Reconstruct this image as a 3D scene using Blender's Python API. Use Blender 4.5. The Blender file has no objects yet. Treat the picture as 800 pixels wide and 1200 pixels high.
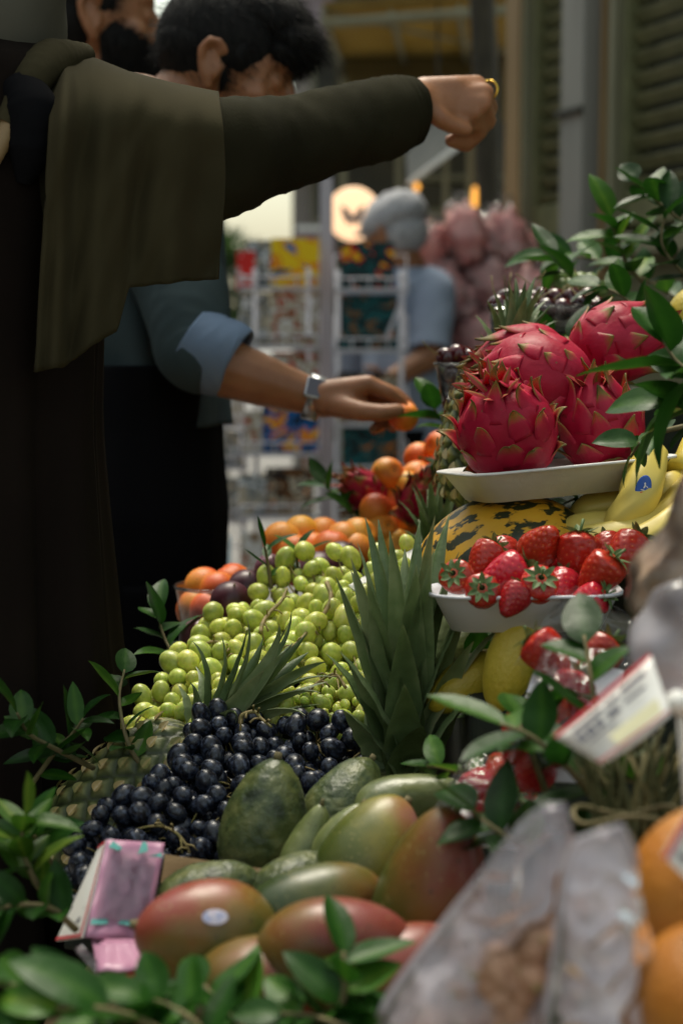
import bpy, math, random
import numpy as np
from mathutils import Vector, Matrix, Quaternion, noise
R = math.radians
rng = random.Random(7)
sc = bpy.context.scene
COL = sc.collection

# ------------------------------------------------------------------ camera, light, exposure
PITCH = R(6.28); CAMZ = 1.28; FPX = 1900.0
cam = bpy.data.objects.new('camera', bpy.data.cameras.new('camera')); COL.objects.link(cam)
cam.location = (0, 0, CAMZ); cam.rotation_euler = (R(90) - PITCH, 0, 0)
cam.data.sensor_fit = 'VERTICAL'; cam.data.sensor_height = 36; cam.data.sensor_width = 24
cam.data.lens = 36 * FPX / 1200; cam.data.clip_start = 0.05; cam.data.clip_end = 400
cam.data.dof.use_dof = True; cam.data.dof.focus_distance = 1.40; cam.data.dof.aperture_fstop = 4.9
sc.camera = cam
w = bpy.data.worlds.new('World'); sc.world = w; w.use_nodes = True
nt = w.node_tree; nt.nodes.clear()
sky = nt.nodes.new('ShaderNodeTexSky'); sky.sky_type = 'NISHITA'; sky.sun_disc = False
SUN_EL, SUN_AZ = R(66), R(-8)      # azimuth from +Y towards +X: high over the lane, a little beyond the stall
sky.sun_elevation = SUN_EL; sky.sun_rotation = SUN_AZ
sky.air_density = 1.6; sky.dust_density = 4.0; sky.ozone_density = 1.0
bg = nt.nodes.new('ShaderNodeBackground'); bg.inputs[1].default_value = 0.105
out = nt.nodes.new('ShaderNodeOutputWorld')
hs = nt.nodes.new('ShaderNodeHueSaturation'); hs.inputs['Saturation'].default_value = .55   # thin cloud greys the sky
nt.links.new(sky.outputs[0], hs.inputs['Color']); wm = nt.nodes.new('ShaderNodeMix'); wm.data_type = 'RGBA'; wm.blend_type = 'MULTIPLY'; wm.inputs[0].default_value = 1; wm.inputs[7].default_value = (.97, .985, .86, 1)   # dusty warm air
nt.links.new(hs.outputs[0], wm.inputs[6]); nt.links.new(wm.outputs[2], bg.inputs[0]); nt.links.new(bg.outputs[0], out.inputs[0])
sd = bpy.data.lights.new('sun', 'SUN'); sd.energy = 1.5; sd.angle = R(24); sd.color = (1.0, .93, .80)
sun = bpy.data.objects.new('sun', sd); COL.objects.link(sun)
sv = Vector((math.sin(SUN_AZ) * math.cos(SUN_EL), math.cos(SUN_AZ) * math.cos(SUN_EL), math.sin(SUN_EL)))
sun.rotation_euler = sv.to_track_quat('Z', 'Y').to_euler(); sun.location = sv * 20
sc.view_settings.view_transform = 'Standard'; sc.view_settings.look = 'None'
sc.view_settings.gamma = 1; sc.view_settings.exposure = 1.08; sc.view_settings.use_curve_mapping = False
sc.render.engine = 'CYCLES'
sc.cycles.max_bounces = 6; sc.cycles.transparent_max_bounces = 12; sc.cycles.transmission_bounces = 6
sc.cycles.diffuse_bounces = 3; sc.cycles.glossy_bounces = 3; sc.cycles.caustics_reflective = False; sc.cycles.caustics_refractive = False
sc.cycles.use_denoising = True

# ------------------------------------------------------------------ helpers
FW = Vector((0, math.cos(PITCH), -math.sin(PITCH))); UP = Vector((0, math.sin(PITCH), math.cos(PITCH))); RT = Vector((1, 0, 0))
def at(px, py, d):                      # a point of the place: direction read off the photo, real distance d in metres
    d = float(d); px = float(px); py = float(py)
    return Vector((0, 0, CAMZ)) + d * (FW + RT * ((px - 400) / FPX) + UP * ((600 - py) / FPX))
def pxm(d): return d / FPX              # metres per photo pixel at distance d

class MB:
    def __init__(s): s.V = []; s.F = []; s.A = {}; s.M = []
    def add(s, V, F, mi=0, **attr):
        n = len(s.V); V = [Vector(v) for v in V]
        s.V += V; s.F += [tuple(i + n for i in f) for f in F]; s.M += [mi] * len(F)
        for k in set(list(s.A) + list(attr)):
            a = s.A.setdefault(k, [0.0] * n)
            x = attr.get(k, 0.0)
            a += list(x) if hasattr(x, '__len__') else [float(x)] * len(V)
        return s
    def tube(s, P, r, n=8, cap=True, **attr):
        P = [Vector(p) for p in P]; m = len(P)
        rr = r if hasattr(r, '__len__') else [r] * m
        V, F = [], []
        t0 = (P[1] - P[0]).normalized(); ref = Vector((0, 0, 1)) if abs(t0.z) < .9 else Vector((1, 0, 0))
        for i in range(m):
            t = (P[min(i + 1, m - 1)] - P[max(i - 1, 0)]).normalized()
            a = (ref - t * ref.dot(t)).normalized(); b = t.cross(a); ref = a
            for k in range(n):
                th = 2 * math.pi * k / n
                V.append(P[i] + (a * math.cos(th) + b * math.sin(th)) * rr[i])
        for i in range(m - 1):
            for k in range(n):
                F.append((i * n + k, i * n + (k + 1) % n, (i + 1) * n + (k + 1) % n, (i + 1) * n + k))
        if cap: F += [tuple(range(n - 1, -1, -1)), tuple((m - 1) * n + k for k in range(n))]
        return s.add(V, F, **attr)
    def box(s, c, size, M=None, **attr):
        x, y, z = [v / 2 for v in size]
        V = [Vector((i * x, j * y, k * z)) for i in (-1, 1) for j in (-1, 1) for k in (-1, 1)]
        if M is not None: V = [M @ v for v in V]
        V = [v + Vector(c) for v in V]
        return s.add(V, [(0, 1, 3, 2), (4, 6, 7, 5), (0, 4, 5, 1), (2, 3, 7, 6), (0, 2, 6, 4), (1, 5, 7, 3)], **attr)
    def ball(s, c, r, nu=14, nv=9, M=None, **attr):
        V, F = uv(nu, nv); rr = r if hasattr(r, '__len__') else (r, r, r)
        V = [Vector((v.x * rr[0], v.y * rr[1], v.z * rr[2])) for v in V]
        if M is not None: V = [M @ v for v in V]
        return s.add([v + Vector(c) for v in V], F, **attr)
    def grid(s, rows, closed=False, **attr):
        n = len(rows[0]); V = [p for r in rows for p in r]; F = []
        for i in range(len(rows) - 1):
            for k in range(n if closed else n - 1):
                F.append((i * n + k, i * n + (k + 1) % n, (i + 1) * n + (k + 1) % n, (i + 1) * n + k))
        return s.add(V, F, **attr)
    def build(s, name, mats, parent=None, smooth=True, solid=0, sub=0, bevel=0, world=True):
        me = bpy.data.meshes.new(name)
        off = Vector((0, 0, 0))
        if world and parent is not None:
            p = parent
            while p is not None: off += p.location; p = p.parent
        me.from_pydata([tuple(v - off) for v in s.V], [], s.F)
        for m in (mats if isinstance(mats, (list, tuple)) else [mats]): me.materials.append(m)
        if any(s.M): me.polygons.foreach_set('material_index', s.M)
        for k, a in s.A.items():
            at_ = me.attributes.new(k, 'FLOAT', 'POINT'); at_.data.foreach_set('value', a)
        if smooth: me.polygons.foreach_set('use_smooth', [True] * len(s.F))
        me.update()
        o = bpy.data.objects.new(name, me); COL.objects.link(o)
        if parent is not None: o.parent = parent
        if solid:
            m = o.modifiers.new('solid', 'SOLIDIFY'); m.thickness = solid; m.offset = 0
        if bevel:
            m = o.modifiers.new('bevel', 'BEVEL'); m.width = bevel; m.segments = 2; m.limit_method = 'ANGLE'
        if sub:
            m = o.modifiers.new('sub', 'SUBSURF'); m.levels = sub; m.render_levels = sub
        return o

def uv(nu, nv):
    V = [Vector((0, 0, -1))]; F = []
    for j in range(1, nv):
        ph = -math.pi / 2 + math.pi * j / nv
        for i in range(nu):
            th = 2 * math.pi * i / nu
            V.append(Vector((math.cos(ph) * math.cos(th), math.cos(ph) * math.sin(th), math.sin(ph))))
    V.append(Vector((0, 0, 1))); t = len(V) - 1
    for i in range(nu):
        F.append((0, 1 + (i + 1) % nu, 1 + i)); b = 1 + (nv - 2) * nu
        F.append((t, b + i, b + (i + 1) % nu))
    for j in range(nv - 2):
        for i in range(nu):
            a = 1 + j * nu
            F.append((a + i, a + (i + 1) % nu, a + nu + (i + 1) % nu, a + nu + i))
    return V, F

def tag(o, label=None, cat=None, group=None, kind=None):
    if label: o['label'] = label
    if cat: o['category'] = cat
    if group: o['group'] = group
    if kind: o['kind'] = kind
    return o
def thing(name, label, cat, loc=(0, 0, 0), group=None):
    o = bpy.data.objects.new(name, None); COL.objects.link(o); o.location = loc; o.empty_display_size = .02
    return tag(o, label, cat, group)
def copy_tree(o, parent=None):
    c = o.copy(); COL.objects.link(c)
    if parent is not None: c.parent = parent
    for ch in list(o.children): copy_tree(ch, c)
    return c
def axisq(axis, spin=0.0):
    return Vector(axis).normalized().to_track_quat('Z', 'X') @ Quaternion((0, 0, 1), spin)
def place(o, loc, axis=(0, 0, 1), spin=0.0, scale=1.0, label=None, group=None):
    o.location = loc; o.rotation_mode = 'QUATERNION'; o.rotation_quaternion = axisq(axis, spin)
    o.scale = (scale, scale, scale) if not hasattr(scale, '__len__') else scale
    if label: o['label'] = label
    if group: o['group'] = group
    return o
def nz(v, s=1.0, seed=0.0): return noise.noise(Vector(v) * s + Vector((seed * 7.3, seed * 3.1, seed)))
def lerp(a, b, t): return a + (b - a) * t
def smooth(t): t = max(0, min(1, t)); return t * t * (3 - 2 * t)
def interp(x, xs, ys): return float(np.interp(x, xs, ys))
def spline(P, n):                       # Catmull-Rom through the points
    P = [Vector(p) for p in P]; Q = [P[0] * 2 - P[1]] + P + [P[-1] * 2 - P[-2]]; res = []
    for k in range(n):
        u = k / (n - 1) * (len(P) - 1); i = min(int(u), len(P) - 2); t = u - i
        a, b, c, d = Q[i:i + 4]
        res.append(.5 * (2 * b + (c - a) * t + (2 * a - 5 * b + 4 * c - d) * t * t + (3 * b - a - 3 * c + d) * t ** 3))
    return res

# ------------------------------------------------------------------ materials
MATS = {}
def mat(name, cols, rough=.5, scale=20, detail=3, attr=None, rnd=0, hue=0, bump=0, bscale=60, sss=0, sssr=(1, .4, .2), spec=.5, coat=0,
        metal=0, emit=None, rrough=0, coord='Object', stretch=None, noise_mix=0, sheen=0, transl=0, specks=None):
    """cols: one colour, or a list of (position, colour) for a ramp driven by noise or by the mesh attribute `attr`"""
    m = bpy.data.materials.new(name); m.use_nodes = True; t = m.node_tree; N = t.nodes; L = t.links
    b = N['Principled BSDF']; MATS[name] = m
    b.inputs['Roughness'].default_value = rough; b.inputs['Metallic'].default_value = metal
    b.inputs['Specular IOR Level'].default_value = spec; b.inputs['Coat Weight'].default_value = coat
    b.inputs['Coat Roughness'].default_value = .15
    if sheen: b.inputs['Sheen Weight'].default_value = sheen
    tc = N.new('ShaderNodeTexCoord'); src = tc.outputs[coord]
    oi = N.new('ShaderNodeObjectInfo')
    ad = N.new('ShaderNodeVectorMath'); ad.operation = 'ADD'
    ml = N.new('ShaderNodeMath'); ml.operation = 'MULTIPLY'; ml.inputs[1].default_value = 37.0
    L.new(oi.outputs['Random'], ml.inputs[0]); L.new(src, ad.inputs[0]); L.new(ml.outputs[0], ad.inputs[1]); src = ad.outputs[0]
    if stretch:
        mp = N.new('ShaderNodeMapping'); mp.inputs['Scale'].default_value = stretch; L.new(src, mp.inputs[0]); src = mp.outputs[0]
    def tex(s, d=3):
        n = N.new('ShaderNodeTexNoise'); n.inputs['Scale'].default_value = s; n.inputs['Detail'].default_value = d
        L.new(src, n.inputs['Vector']); return n
    if isinstance(cols, tuple): c_out = None; b.inputs['Base Color'].default_value = (*cols, 1)
    else:
        rp = N.new('ShaderNodeValToRGB'); el = rp.color_ramp.elements
        while len(el) < len(cols): el.new(.5)
        for e, (p, c) in zip(el, cols): e.position = p; e.color = (*c, 1)
        if attr:
            a = N.new('ShaderNodeAttribute'); a.attribute_name = attr; f = a.outputs['Fac']
            if noise_mix:
                n = tex(scale, detail); q = N.new('ShaderNodeMath'); q.operation = 'MULTIPLY_ADD'
                q.inputs[1].default_value = noise_mix * 2; sb = N.new('ShaderNodeMath'); sb.operation = 'SUBTRACT'; sb.inputs[1].default_value = noise_mix
                L.new(n.outputs['Fac'], q.inputs[0]); L.new(f, sb.inputs[0]); L.new(sb.outputs[0], q.inputs[2]); f = q.outputs[0]
        else: f = tex(scale, detail).outputs['Fac']
        L.new(f, rp.inputs[0]); c_out = rp.outputs[0]
    if rnd or hue:
        h = N.new('ShaderNodeHueSaturation'); 
        if c_out is not None: L.new(c_out, h.inputs['Color'])
        else: h.inputs['Color'].default_value = (*cols, 1)
        for k, (amp, inp, base) in enumerate(((rnd, 'Value', 1), (hue, 'Hue', .5))):
            if not amp: continue
            q = N.new('ShaderNodeMapRange'); q.inputs[3].default_value = base - amp; q.inputs[4].default_value = base + amp
            if k: 
                fr = N.new('ShaderNodeMath'); fr.operation = 'FRACT'; mm = N.new('ShaderNodeMath'); mm.operation = 'MULTIPLY'; mm.inputs[1].default_value = 7.77
                L.new(oi.outputs['Random'], mm.inputs[0]); L.new(mm.outputs[0], fr.inputs[0]); L.new(fr.outputs[0], q.inputs[0])
            else: L.new(oi.outputs['Random'], q.inputs[0])
            L.new(q.outputs[0], h.inputs[inp])
        c_out = h.outputs[0]
    if specks:                          # (scale, radius, colour): lenticels and small scars
        for k_, (s_, r_, cc) in enumerate(specks):
            v = N.new('ShaderNodeTexVoronoi'); v.inputs['Scale'].default_value = s_; L.new(src, v.inputs['Vector'])
            q = N.new('ShaderNodeMapRange'); q.inputs[1].default_value = r_; q.inputs[2].default_value = r_ * .55; L.new(v.outputs['Distance'], q.inputs[0])
            n = tex(s_ * .16, 2); q2 = N.new('ShaderNodeMapRange'); q2.inputs[1].default_value = .45; q2.inputs[2].default_value = .6; q2.inputs[4].default_value = .8; L.new(n.outputs['Fac'], q2.inputs[0])
            pm = N.new('ShaderNodeMath'); pm.operation = 'MULTIPLY'; L.new(q.outputs[0], pm.inputs[0]); L.new(q2.outputs[0], pm.inputs[1])
            mx_ = N.new('ShaderNodeMix'); mx_.data_type = 'RGBA'; L.new(pm.outputs[0], mx_.inputs[0]); L.new(c_out, mx_.inputs[6]); mx_.inputs[7].default_value = (*cc, 1); c_out = mx_.outputs[2]
    if c_out is not None: L.new(c_out, b.inputs['Base Color'])
    if sss:
        b.inputs['Subsurface Weight'].default_value = sss; b.inputs['Subsurface Radius'].default_value = sssr; b.inputs['Subsurface Scale'].default_value = .010
    if bump:
        n = tex(bscale, 4); bp = N.new('ShaderNodeBump'); bp.inputs['Strength'].default_value = bump; bp.inputs['Distance'].default_value = .002
        L.new(n.outputs['Fac'], bp.inputs['Height']); L.new(bp.outputs[0], b.inputs['Normal'])
    if rrough:
        n = tex(bscale * .6, 3); q = N.new('ShaderNodeMapRange'); q.inputs[3].default_value = max(.02, rough - rrough); q.inputs[4].default_value = rough + rrough
        L.new(n.outputs['Fac'], q.inputs[0]); L.new(q.outputs[0], b.inputs['Roughness'])
    if emit:
        b.inputs['Emission Color'].default_value = (*emit[0], 1); b.inputs['Emission Strength'].default_value = emit[1]
    if transl:                          # thin leaves let a little light through
        tr = N.new('ShaderNodeBsdfTranslucent'); mx = N.new('ShaderNodeMixShader'); mx.inputs[0].default_value = transl
        if c_out is not None: L.new(c_out, tr.inputs[0])
        else: tr.inputs[0].default_value = (*cols, 1)
        o = N['Material Output']; L.new(b.outputs[0], mx.inputs[1]); L.new(tr.outputs[0], mx.inputs[2]); L.new(mx.outputs[0], o.inputs[0])
    return m
def film(name, tint=(.9, .9, .95), white=.08, rough=.12, bump=.6, bscale=25, fres=1.45, patchy=0):
    """clear or milky plastic film: see-through, glossy, a little white"""
    m = bpy.data.materials.new(name); m.use_nodes = True; t = m.node_tree; N = t.nodes; L = t.links; N.remove(N['Principled BSDF'])
    tr = N.new('ShaderNodeBsdfTransparent'); tr.inputs[0].default_value = (*tint, 1)
    gl = N.new('ShaderNodeBsdfGlossy'); gl.inputs['Roughness'].default_value = rough
    df = N.new('ShaderNodeBsdfTranslucent'); df.inputs[0].default_value = (.94, .88, .95, 1)
    d2 = N.new('ShaderNodeBsdfDiffuse'); d2.inputs[0].default_value = (.94, .88, .95, 1)
    md = N.new('ShaderNodeMixShader'); md.inputs[0].default_value = .5; L.new(df.outputs[0], md.inputs[1]); L.new(d2.outputs[0], md.inputs[2])
    tc = N.new('ShaderNodeTexCoord'); n = N.new('ShaderNodeTexNoise'); n.inputs['Scale'].default_value = bscale; n.inputs['Detail'].default_value = 2
    L.new(tc.outputs['Object'], n.inputs['Vector'])
    bp = N.new('ShaderNodeBump'); bp.inputs['Strength'].default_value = bump; bp.inputs['Distance'].default_value = .01
    L.new(n.outputs['Fac'], bp.inputs['Height']); L.new(bp.outputs[0], gl.inputs['Normal'])
    fr = N.new('ShaderNodeFresnel'); fr.inputs[0].default_value = fres; L.new(bp.outputs[0], fr.inputs['Normal'])
    m1 = N.new('ShaderNodeMixShader'); m1.inputs[0].default_value = white
    if patchy:                          # lilac-white highlights painted into the milky film as noise patches
        n2 = N.new('ShaderNodeTexNoise'); n2.inputs['Scale'].default_value = patchy; n2.inputs['Detail'].default_value = 1.5; n2.inputs['Distortion'].default_value = .8; L.new(tc.outputs['Object'], n2.inputs['Vector'])
        q = N.new('ShaderNodeMapRange'); q.inputs[1].default_value = .40; q.inputs[2].default_value = .62; q.inputs[3].default_value = white * .45; q.inputs[4].default_value = min(.95, white * 1.6); L.new(n2.outputs['Fac'], q.inputs[0]); L.new(q.outputs[0], m1.inputs[0])
    L.new(tr.outputs[0], m1.inputs[1]); L.new(md.outputs[0], m1.inputs[2])
    m2 = N.new('ShaderNodeMixShader'); L.new(fr.outputs[0], m2.inputs[0]); L.new(m1.outputs[0], m2.inputs[1]); L.new(gl.outputs[0], m2.inputs[2])
    L.new(m2.outputs[0], N['Material Output'].inputs[0]); return m

GREEN = [(.35, (.30, .40, .07)), (.62, (.42, .50, .10))]
M_green = mat('green_grape_skin', [(.3, (.38, .43, .07)), (.55, (.50, .54, .12)), (.78, (.62, .58, .21))], .36, 2.6, 5, rnd=.24, hue=.016, sss=.6, sssr=(.7, 1, .2), rrough=.16, bscale=7, bump=.0, specks=[(13, .12, (.12, .08, .02)), (7, .07, (.10, .06, .02))])
M_black = mat('black_grape_skin', [(.34, (.004, .004, .007)), (.5, (.009, .011, .020)), (.64, (.05, .062, .095))], .30, 2.4, 6, rnd=.35, rrough=.2, bscale=5, spec=.55)
M_stem = mat('grape_stem_skin', [(.35, (.16, .14, .03)), (.6, (.30, .22, .09))], .7, 120, bump=.3, bscale=300)
M_leaf = mat('laurel_leaf', [(0, (.006, .030, .004)), (.45, (.018, .075, .007)), (.8, (.055, .145, .012)), (1, (.15, .24, .025))], .42, 40, attr='tone', noise_mix=.1, rnd=.2, bump=.3, bscale=120, transl=.32, rrough=.14, spec=.24)
M_twig = mat('twig_bark', [(.3, (.10, .09, .03)), (.7, (.17, .13, .06))], .8, 80)
M_crown = mat('pineapple_leaf', [(0, (.045, .08, .022)), (.4, (.11, .165, .06)), (.75, (.22, .27, .13)), (1, (.38, .31, .17))], .5, 60, 6, attr='tone', noise_mix=.34, bump=.4, bscale=160, transl=.1, rrough=.12)
M_pine = mat('pineapple_rind', [(0, (.012, .016, .006)), (.25, (.07, .09, .025)), (.5, (.24, .24, .08)), (.8, (.50, .36, .15)), (1, (.66, .56, .36))], .5, 90, attr='tone', noise_mix=.14, bump=.4, bscale=200)
M_dragon = mat('dragon_fruit_skin', [(0, (.26, .004, .018)), (.3, (.36, .006, .032)), (.5, (.42, .018, .050)), (.66, (.34, .08, .045)), (.78, (.20, .15, .035)), (1, (.08, .08, .02))], .48, 30, attr='tone', noise_mix=.16, rnd=.1, sss=.12, sssr=(1, .2, .2), bump=.8, bscale=55, rrough=.14, spec=.22, specks=[(120, .15, (.16, .10, .04))])
M_straw = mat('strawberry_skin', [(0, (.34, .008, .008)), (.5, (.43, .014, .012)), (.8, (.55, .16, .05)), (1, (.62, .45, .12))], .26, 50, attr='tone', noise_mix=.05, rnd=.25, hue=.008, sss=.15, sssr=(1, .2, .1), spec=.45, rrough=.08)
M_calyx = mat('strawberry_calyx', [(.3, (.05, .10, .02)), (.6, (.12, .19, .06)), (.8, (.3, .34, .18))], .6, 200, transl=.15)
M_apri = mat('apricot_skin', [(0, (.78, .36, .035)), (.45, (.80, .24, .02)), (.75, (.72, .11, .015)), (1, (.48, .04, .02))], .48, 22, attr='tone', noise_mix=.3, rnd=.1, hue=.012, sss=.2, sssr=(1, .4, .1), bump=.08, bscale=400, specks=[(170, .2, (.30, .06, .02))])
M_mango = mat('mango_skin', [(0, (.022, .04, .006)), (.34, (.07, .075, .010)), (.55, (.16, .085, .014)), (.75, (.20, .04, .018)), (1, (.22, .05, .05))], .38, 34, 7, attr='tone', noise_mix=.26, rnd=.12, bump=.10, bscale=120, rrough=.14, specks=[(260, .26, (.30, .24, .09)), (120, .16, (.02, .015, .008)), (70, .13, (.05, .03, .012))])
M_mango_g = mat('green_mango_skin', [(0, (.03, .05, .008)), (.4, (.085, .10, .013)), (.62, (.20, .17, .022)), (.85, (.27, .13, .05)), (1, (.30, .12, .10))], .38, 34, 7, attr='tone', noise_mix=.26, bump=.10, bscale=120, rrough=.14, specks=[(260, .26, (.30, .26, .09)), (120, .16, (.02, .015, .008))])
M_avo = mat('avocado_skin', [(.3, (.012, .022, .006)), (.46, (.045, .065, .018)), (.62, (.10, .115, .035)), (.75, (.16, .16, .06))], .40, 55, 6, rnd=.15, bump=1.0, bscale=130, rrough=.12)
M_avos = mat('smooth_green_skin', [(.3, (.07, .095, .025)), (.55, (.13, .155, .05)), (.75, (.20, .22, .09))], .36, 30, 4, rnd=.2, bump=.3, bscale=110, rrough=.12, specks=[(180, .2, (.03, .035, .012)), (90, .14, (.20, .19, .08))])
M_melon = mat('melon_rind', [(.0, (.72, .40, .02)), (.50, (.66, .34, .02)), (.54, (.025, .03, .008)), (1, (.012, .018, .006))], .45, 88, 3, bump=.4, bscale=80, stretch=(1, 1, .5))
M_banana = mat('banana_peel', [(0, (.16, .20, .03)), (.2, (.62, .46, .05)), (.75, (.66, .52, .12)), (.93, (.30, .30, .06)), (1, (.03, .02, .01))], .45, 30, attr='tone', noise_mix=.06, rnd=.08, bump=.1, bscale=60)
M_lemon = mat('lemon_peel', [(.3, (.34, .28, .02)), (.5, (.50, .37, .03)), (.7, (.56, .42, .05))], .42, 30, bump=.5, bscale=260)
M_plum = mat('plum_skin', [(.3, (.035, .008, .018)), (.55, (.09, .018, .03)), (.75, (.20, .08, .12))], .4, 30, rnd=.3, rrough=.12)
M_cherry = mat('cherry_skin', [(.3, (.02, .002, .004)), (.7, (.07, .005, .008))], .14, 30, rnd=.4, spec=.7)
M_gplum = mat('green_plum_skin', [(.3, (.16, .24, .06)), (.7, (.26, .34, .12))], .4, 40, rnd=.1)
M_foam = mat('foam_tray_white', [(.4, (.66, .65, .62)), (.7, (.74, .73, .70))], .5, 30, bump=.2, bscale=500)
M_dish = mat('white_plastic_dish', (.72, .72, .77), .3, bump=.05)
M_card = mat('cardboard', [(.3, (.20, .12, .05)), (.7, (.28, .18, .085))], .8, 40, bump=.2, bscale=150, stretch=(1, 1, 6))
M_pinkcard = mat('pink_card', [(.35, (.44, .20, .31)), (.65, (.50, .25, .37))], .34, 18, bump=.25, bscale=40, rrough=.12)
M_white = mat('white_paper', (.78, .77, .73), .55)
M_red = mat('red_print', (.62, .03, .05), .4)
M_ink = mat('black_print', (.10, .10, .13), .5)
M_teal = mat('teal_print', (.12, .42, .38), .45)
M_film = film('clear_film', white=.05, bump=.5, bscale=30)
M_bag = film('milky_bag_film', tint=(.92, .91, .95), white=.50, rough=.12, bump=.6, bscale=13, fres=1.55, patchy=8)
M_cello = film('cellophane', tint=(.97, .97, .95), white=.04, rough=.08, bump=.8, bscale=22)
M_cup = film('clear_plastic_cup', tint=(.97, .98, .97), white=.03, rough=.08, bump=.05)
# ------------------------------------------------------------------ the setting
M_pave = mat('paving', [(.3, (.13, .125, .12)), (.7, (.21, .20, .19))], .8, 3, 6, bump=.3, bscale=30)
M_wall = mat('olive_render', [(.3, (.11, .11, .055)), (.7, (.165, .16, .09))], .85, 4, 6, bump=.4, bscale=25)
M_pil = mat('grey_painted_stone', [(.3, (.20, .195, .175)), (.7, (.28, .27, .24))], .75, 5, 6, bump=.3, bscale=40, stretch=(1, 1, .3))
M_shut = mat('green_black_paint', [(.3, (.115, .12, .055)), (.7, (.18, .18, .085))], .5, 12, bump=.2, bscale=60)
M_dark = mat('dark_paint', [(.3, (.018, .018, .012)), (.7, (.035, .033, .022))], .7, 10)
M_frame = mat('weathered_wood_paint', [(.3, (.15, .145, .085)), (.7, (.23, .22, .14))], .6, 9, bump=.2, bscale=50, stretch=(1, 1, .2))
M_tan = mat('tan_timber', [(.3, (.22, .14, .06)), (.7, (.33, .22, .10))], .6, 9, stretch=(1, 1, .15))
M_canopy = mat('ochre_canvas', [(.3, (.22, .16, .05)), (.7, (.30, .23, .08))], .8, 6, transl=.6)
M_steel = mat('white_wire', (.46, .45, .49), .4)
M_lilac = mat('pale_plastic', (.48, .45, .50), .4)
g = MB(); g.add([(-80, -40, 0), (80, -40, 0), (80, 160, 0), (-80, 160, 0)], [(0, 1, 2, 3)])
tag(g.build('ground', M_pave, smooth=False), kind='structure')

WU = Vector((-.34, .94, 0)).normalized(); WN = Vector((-WU.y, WU.x, 0)); WO = Vector((.926, 4.4, 0))
if WN.x > 0: WN = -WN
WM = Matrix((WU, WN, Vector((0, 0, 1)))).transposed()
def wu(px):
    k = (px - 400) / FPX
    return (WO.x - k * WO.y) / (k * WU.y - WU.x)
def wz(px, py): return CAMZ + (391 - py) / FPX * (WO.y + WU.y * wu(px))
def wallbox(mb, u0, u1, z0, z1, d0, d1):
    c = WO + WU * ((u0 + u1) / 2) + WN * ((d0 + d1) / 2) + Vector((0, 0, (z0 + z1) / 2))
    return mb.box(c, (abs(u1 - u0), abs(d1 - d0), z1 - z0), WM)
bw = thing('building', 'old olive rendered house wall with tall louvred shutters behind the fruit stall', 'building', WO + WU * -1)
def wp(name, m, boxes, bevel=.004):
    mb = MB()
    for b in boxes: wallbox(mb, *b)
    return mb.build(name, m, bw, smooth=False, bevel=bevel)
uL0, uL1 = wu(622), wu(665); uR0, uR1 = wu(725), -.55
wp('wall', M_wall, [(-3.5, uR1, 0, 6, -.3, -.02), (uR1, uR0, 0, 1.56, -.3, -.02), (uR1, uR0, 3.4, 6, -.3, -.02), (uR0, uL1, 0, 6, -.3, -.02),
                    (uL1, uL0, 0, 1.56, -.3, -.02), (uL1, uL0, 3.4, 6, -.3, -.02), (uL0, wu(600), 0, 6, -.3, -.02)])
wp('pilaster', M_pil, [(wu(697), wu(671), .25, 6, -.02, .06), (wu(700), wu(668), 0, .25, -.02, .09)])
wp('joint_band', M_tan, [(wu(703.5), wu(699), .0, 5.9, -.02, .012)])
wp('pipe_bracket', M_dark, [(wu(699), wu(669), wz(685, 143), wz(685, 135), .062, .075)])
wp('corner_post', M_tan, [(wu(619), wu(603), 0, 5.8, -.02, .05)])
for a, b, slat in ((uL1, uL0, .0555), (uR1, uR0, .0585)):
    sh = wp('shutter', M_shut, [(a, a + .02, 1.585, 3.38, -.045, .01), (b - .02, b, 1.585, 3.38, -.045, .01), (a + .02, b - .02, 1.585, 1.68, -.04, .005), (a + .02, b - .02, 3.3, 3.38, -.04, .005)])
    mb = MB(); z = 1.70
    while z < 3.29:                                   # sloping louvres
        M = WM @ Matrix.Rotation(R(-38), 3, 'X')
        mb.box(WO + WU * ((a + b) / 2) + WN * -.02 + Vector((0, 0, z)), (b - a - .044, .006, .042), M); z += slat
    mb.build('louvres', M_shut, sh, smooth=False, bevel=.0015)
    mb = MB(); wallbox(mb, a + .002, b - .002, 1.562, 3.398, -.12, -.08); mb.build('shutter_back', M_dark, sh, smooth=False)
    wp('shutter_frame', M_frame, [(a - .032, a - .001, 1.5, 3.45, -.02, .04), (b + .001, b + .032, 1.5, 3.45, -.02, .04), (a - .001, b + .001, 1.5, 1.56, -.02, .05), (a - .001, b + .001, 3.40, 3.45, -.02, .04)])

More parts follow.
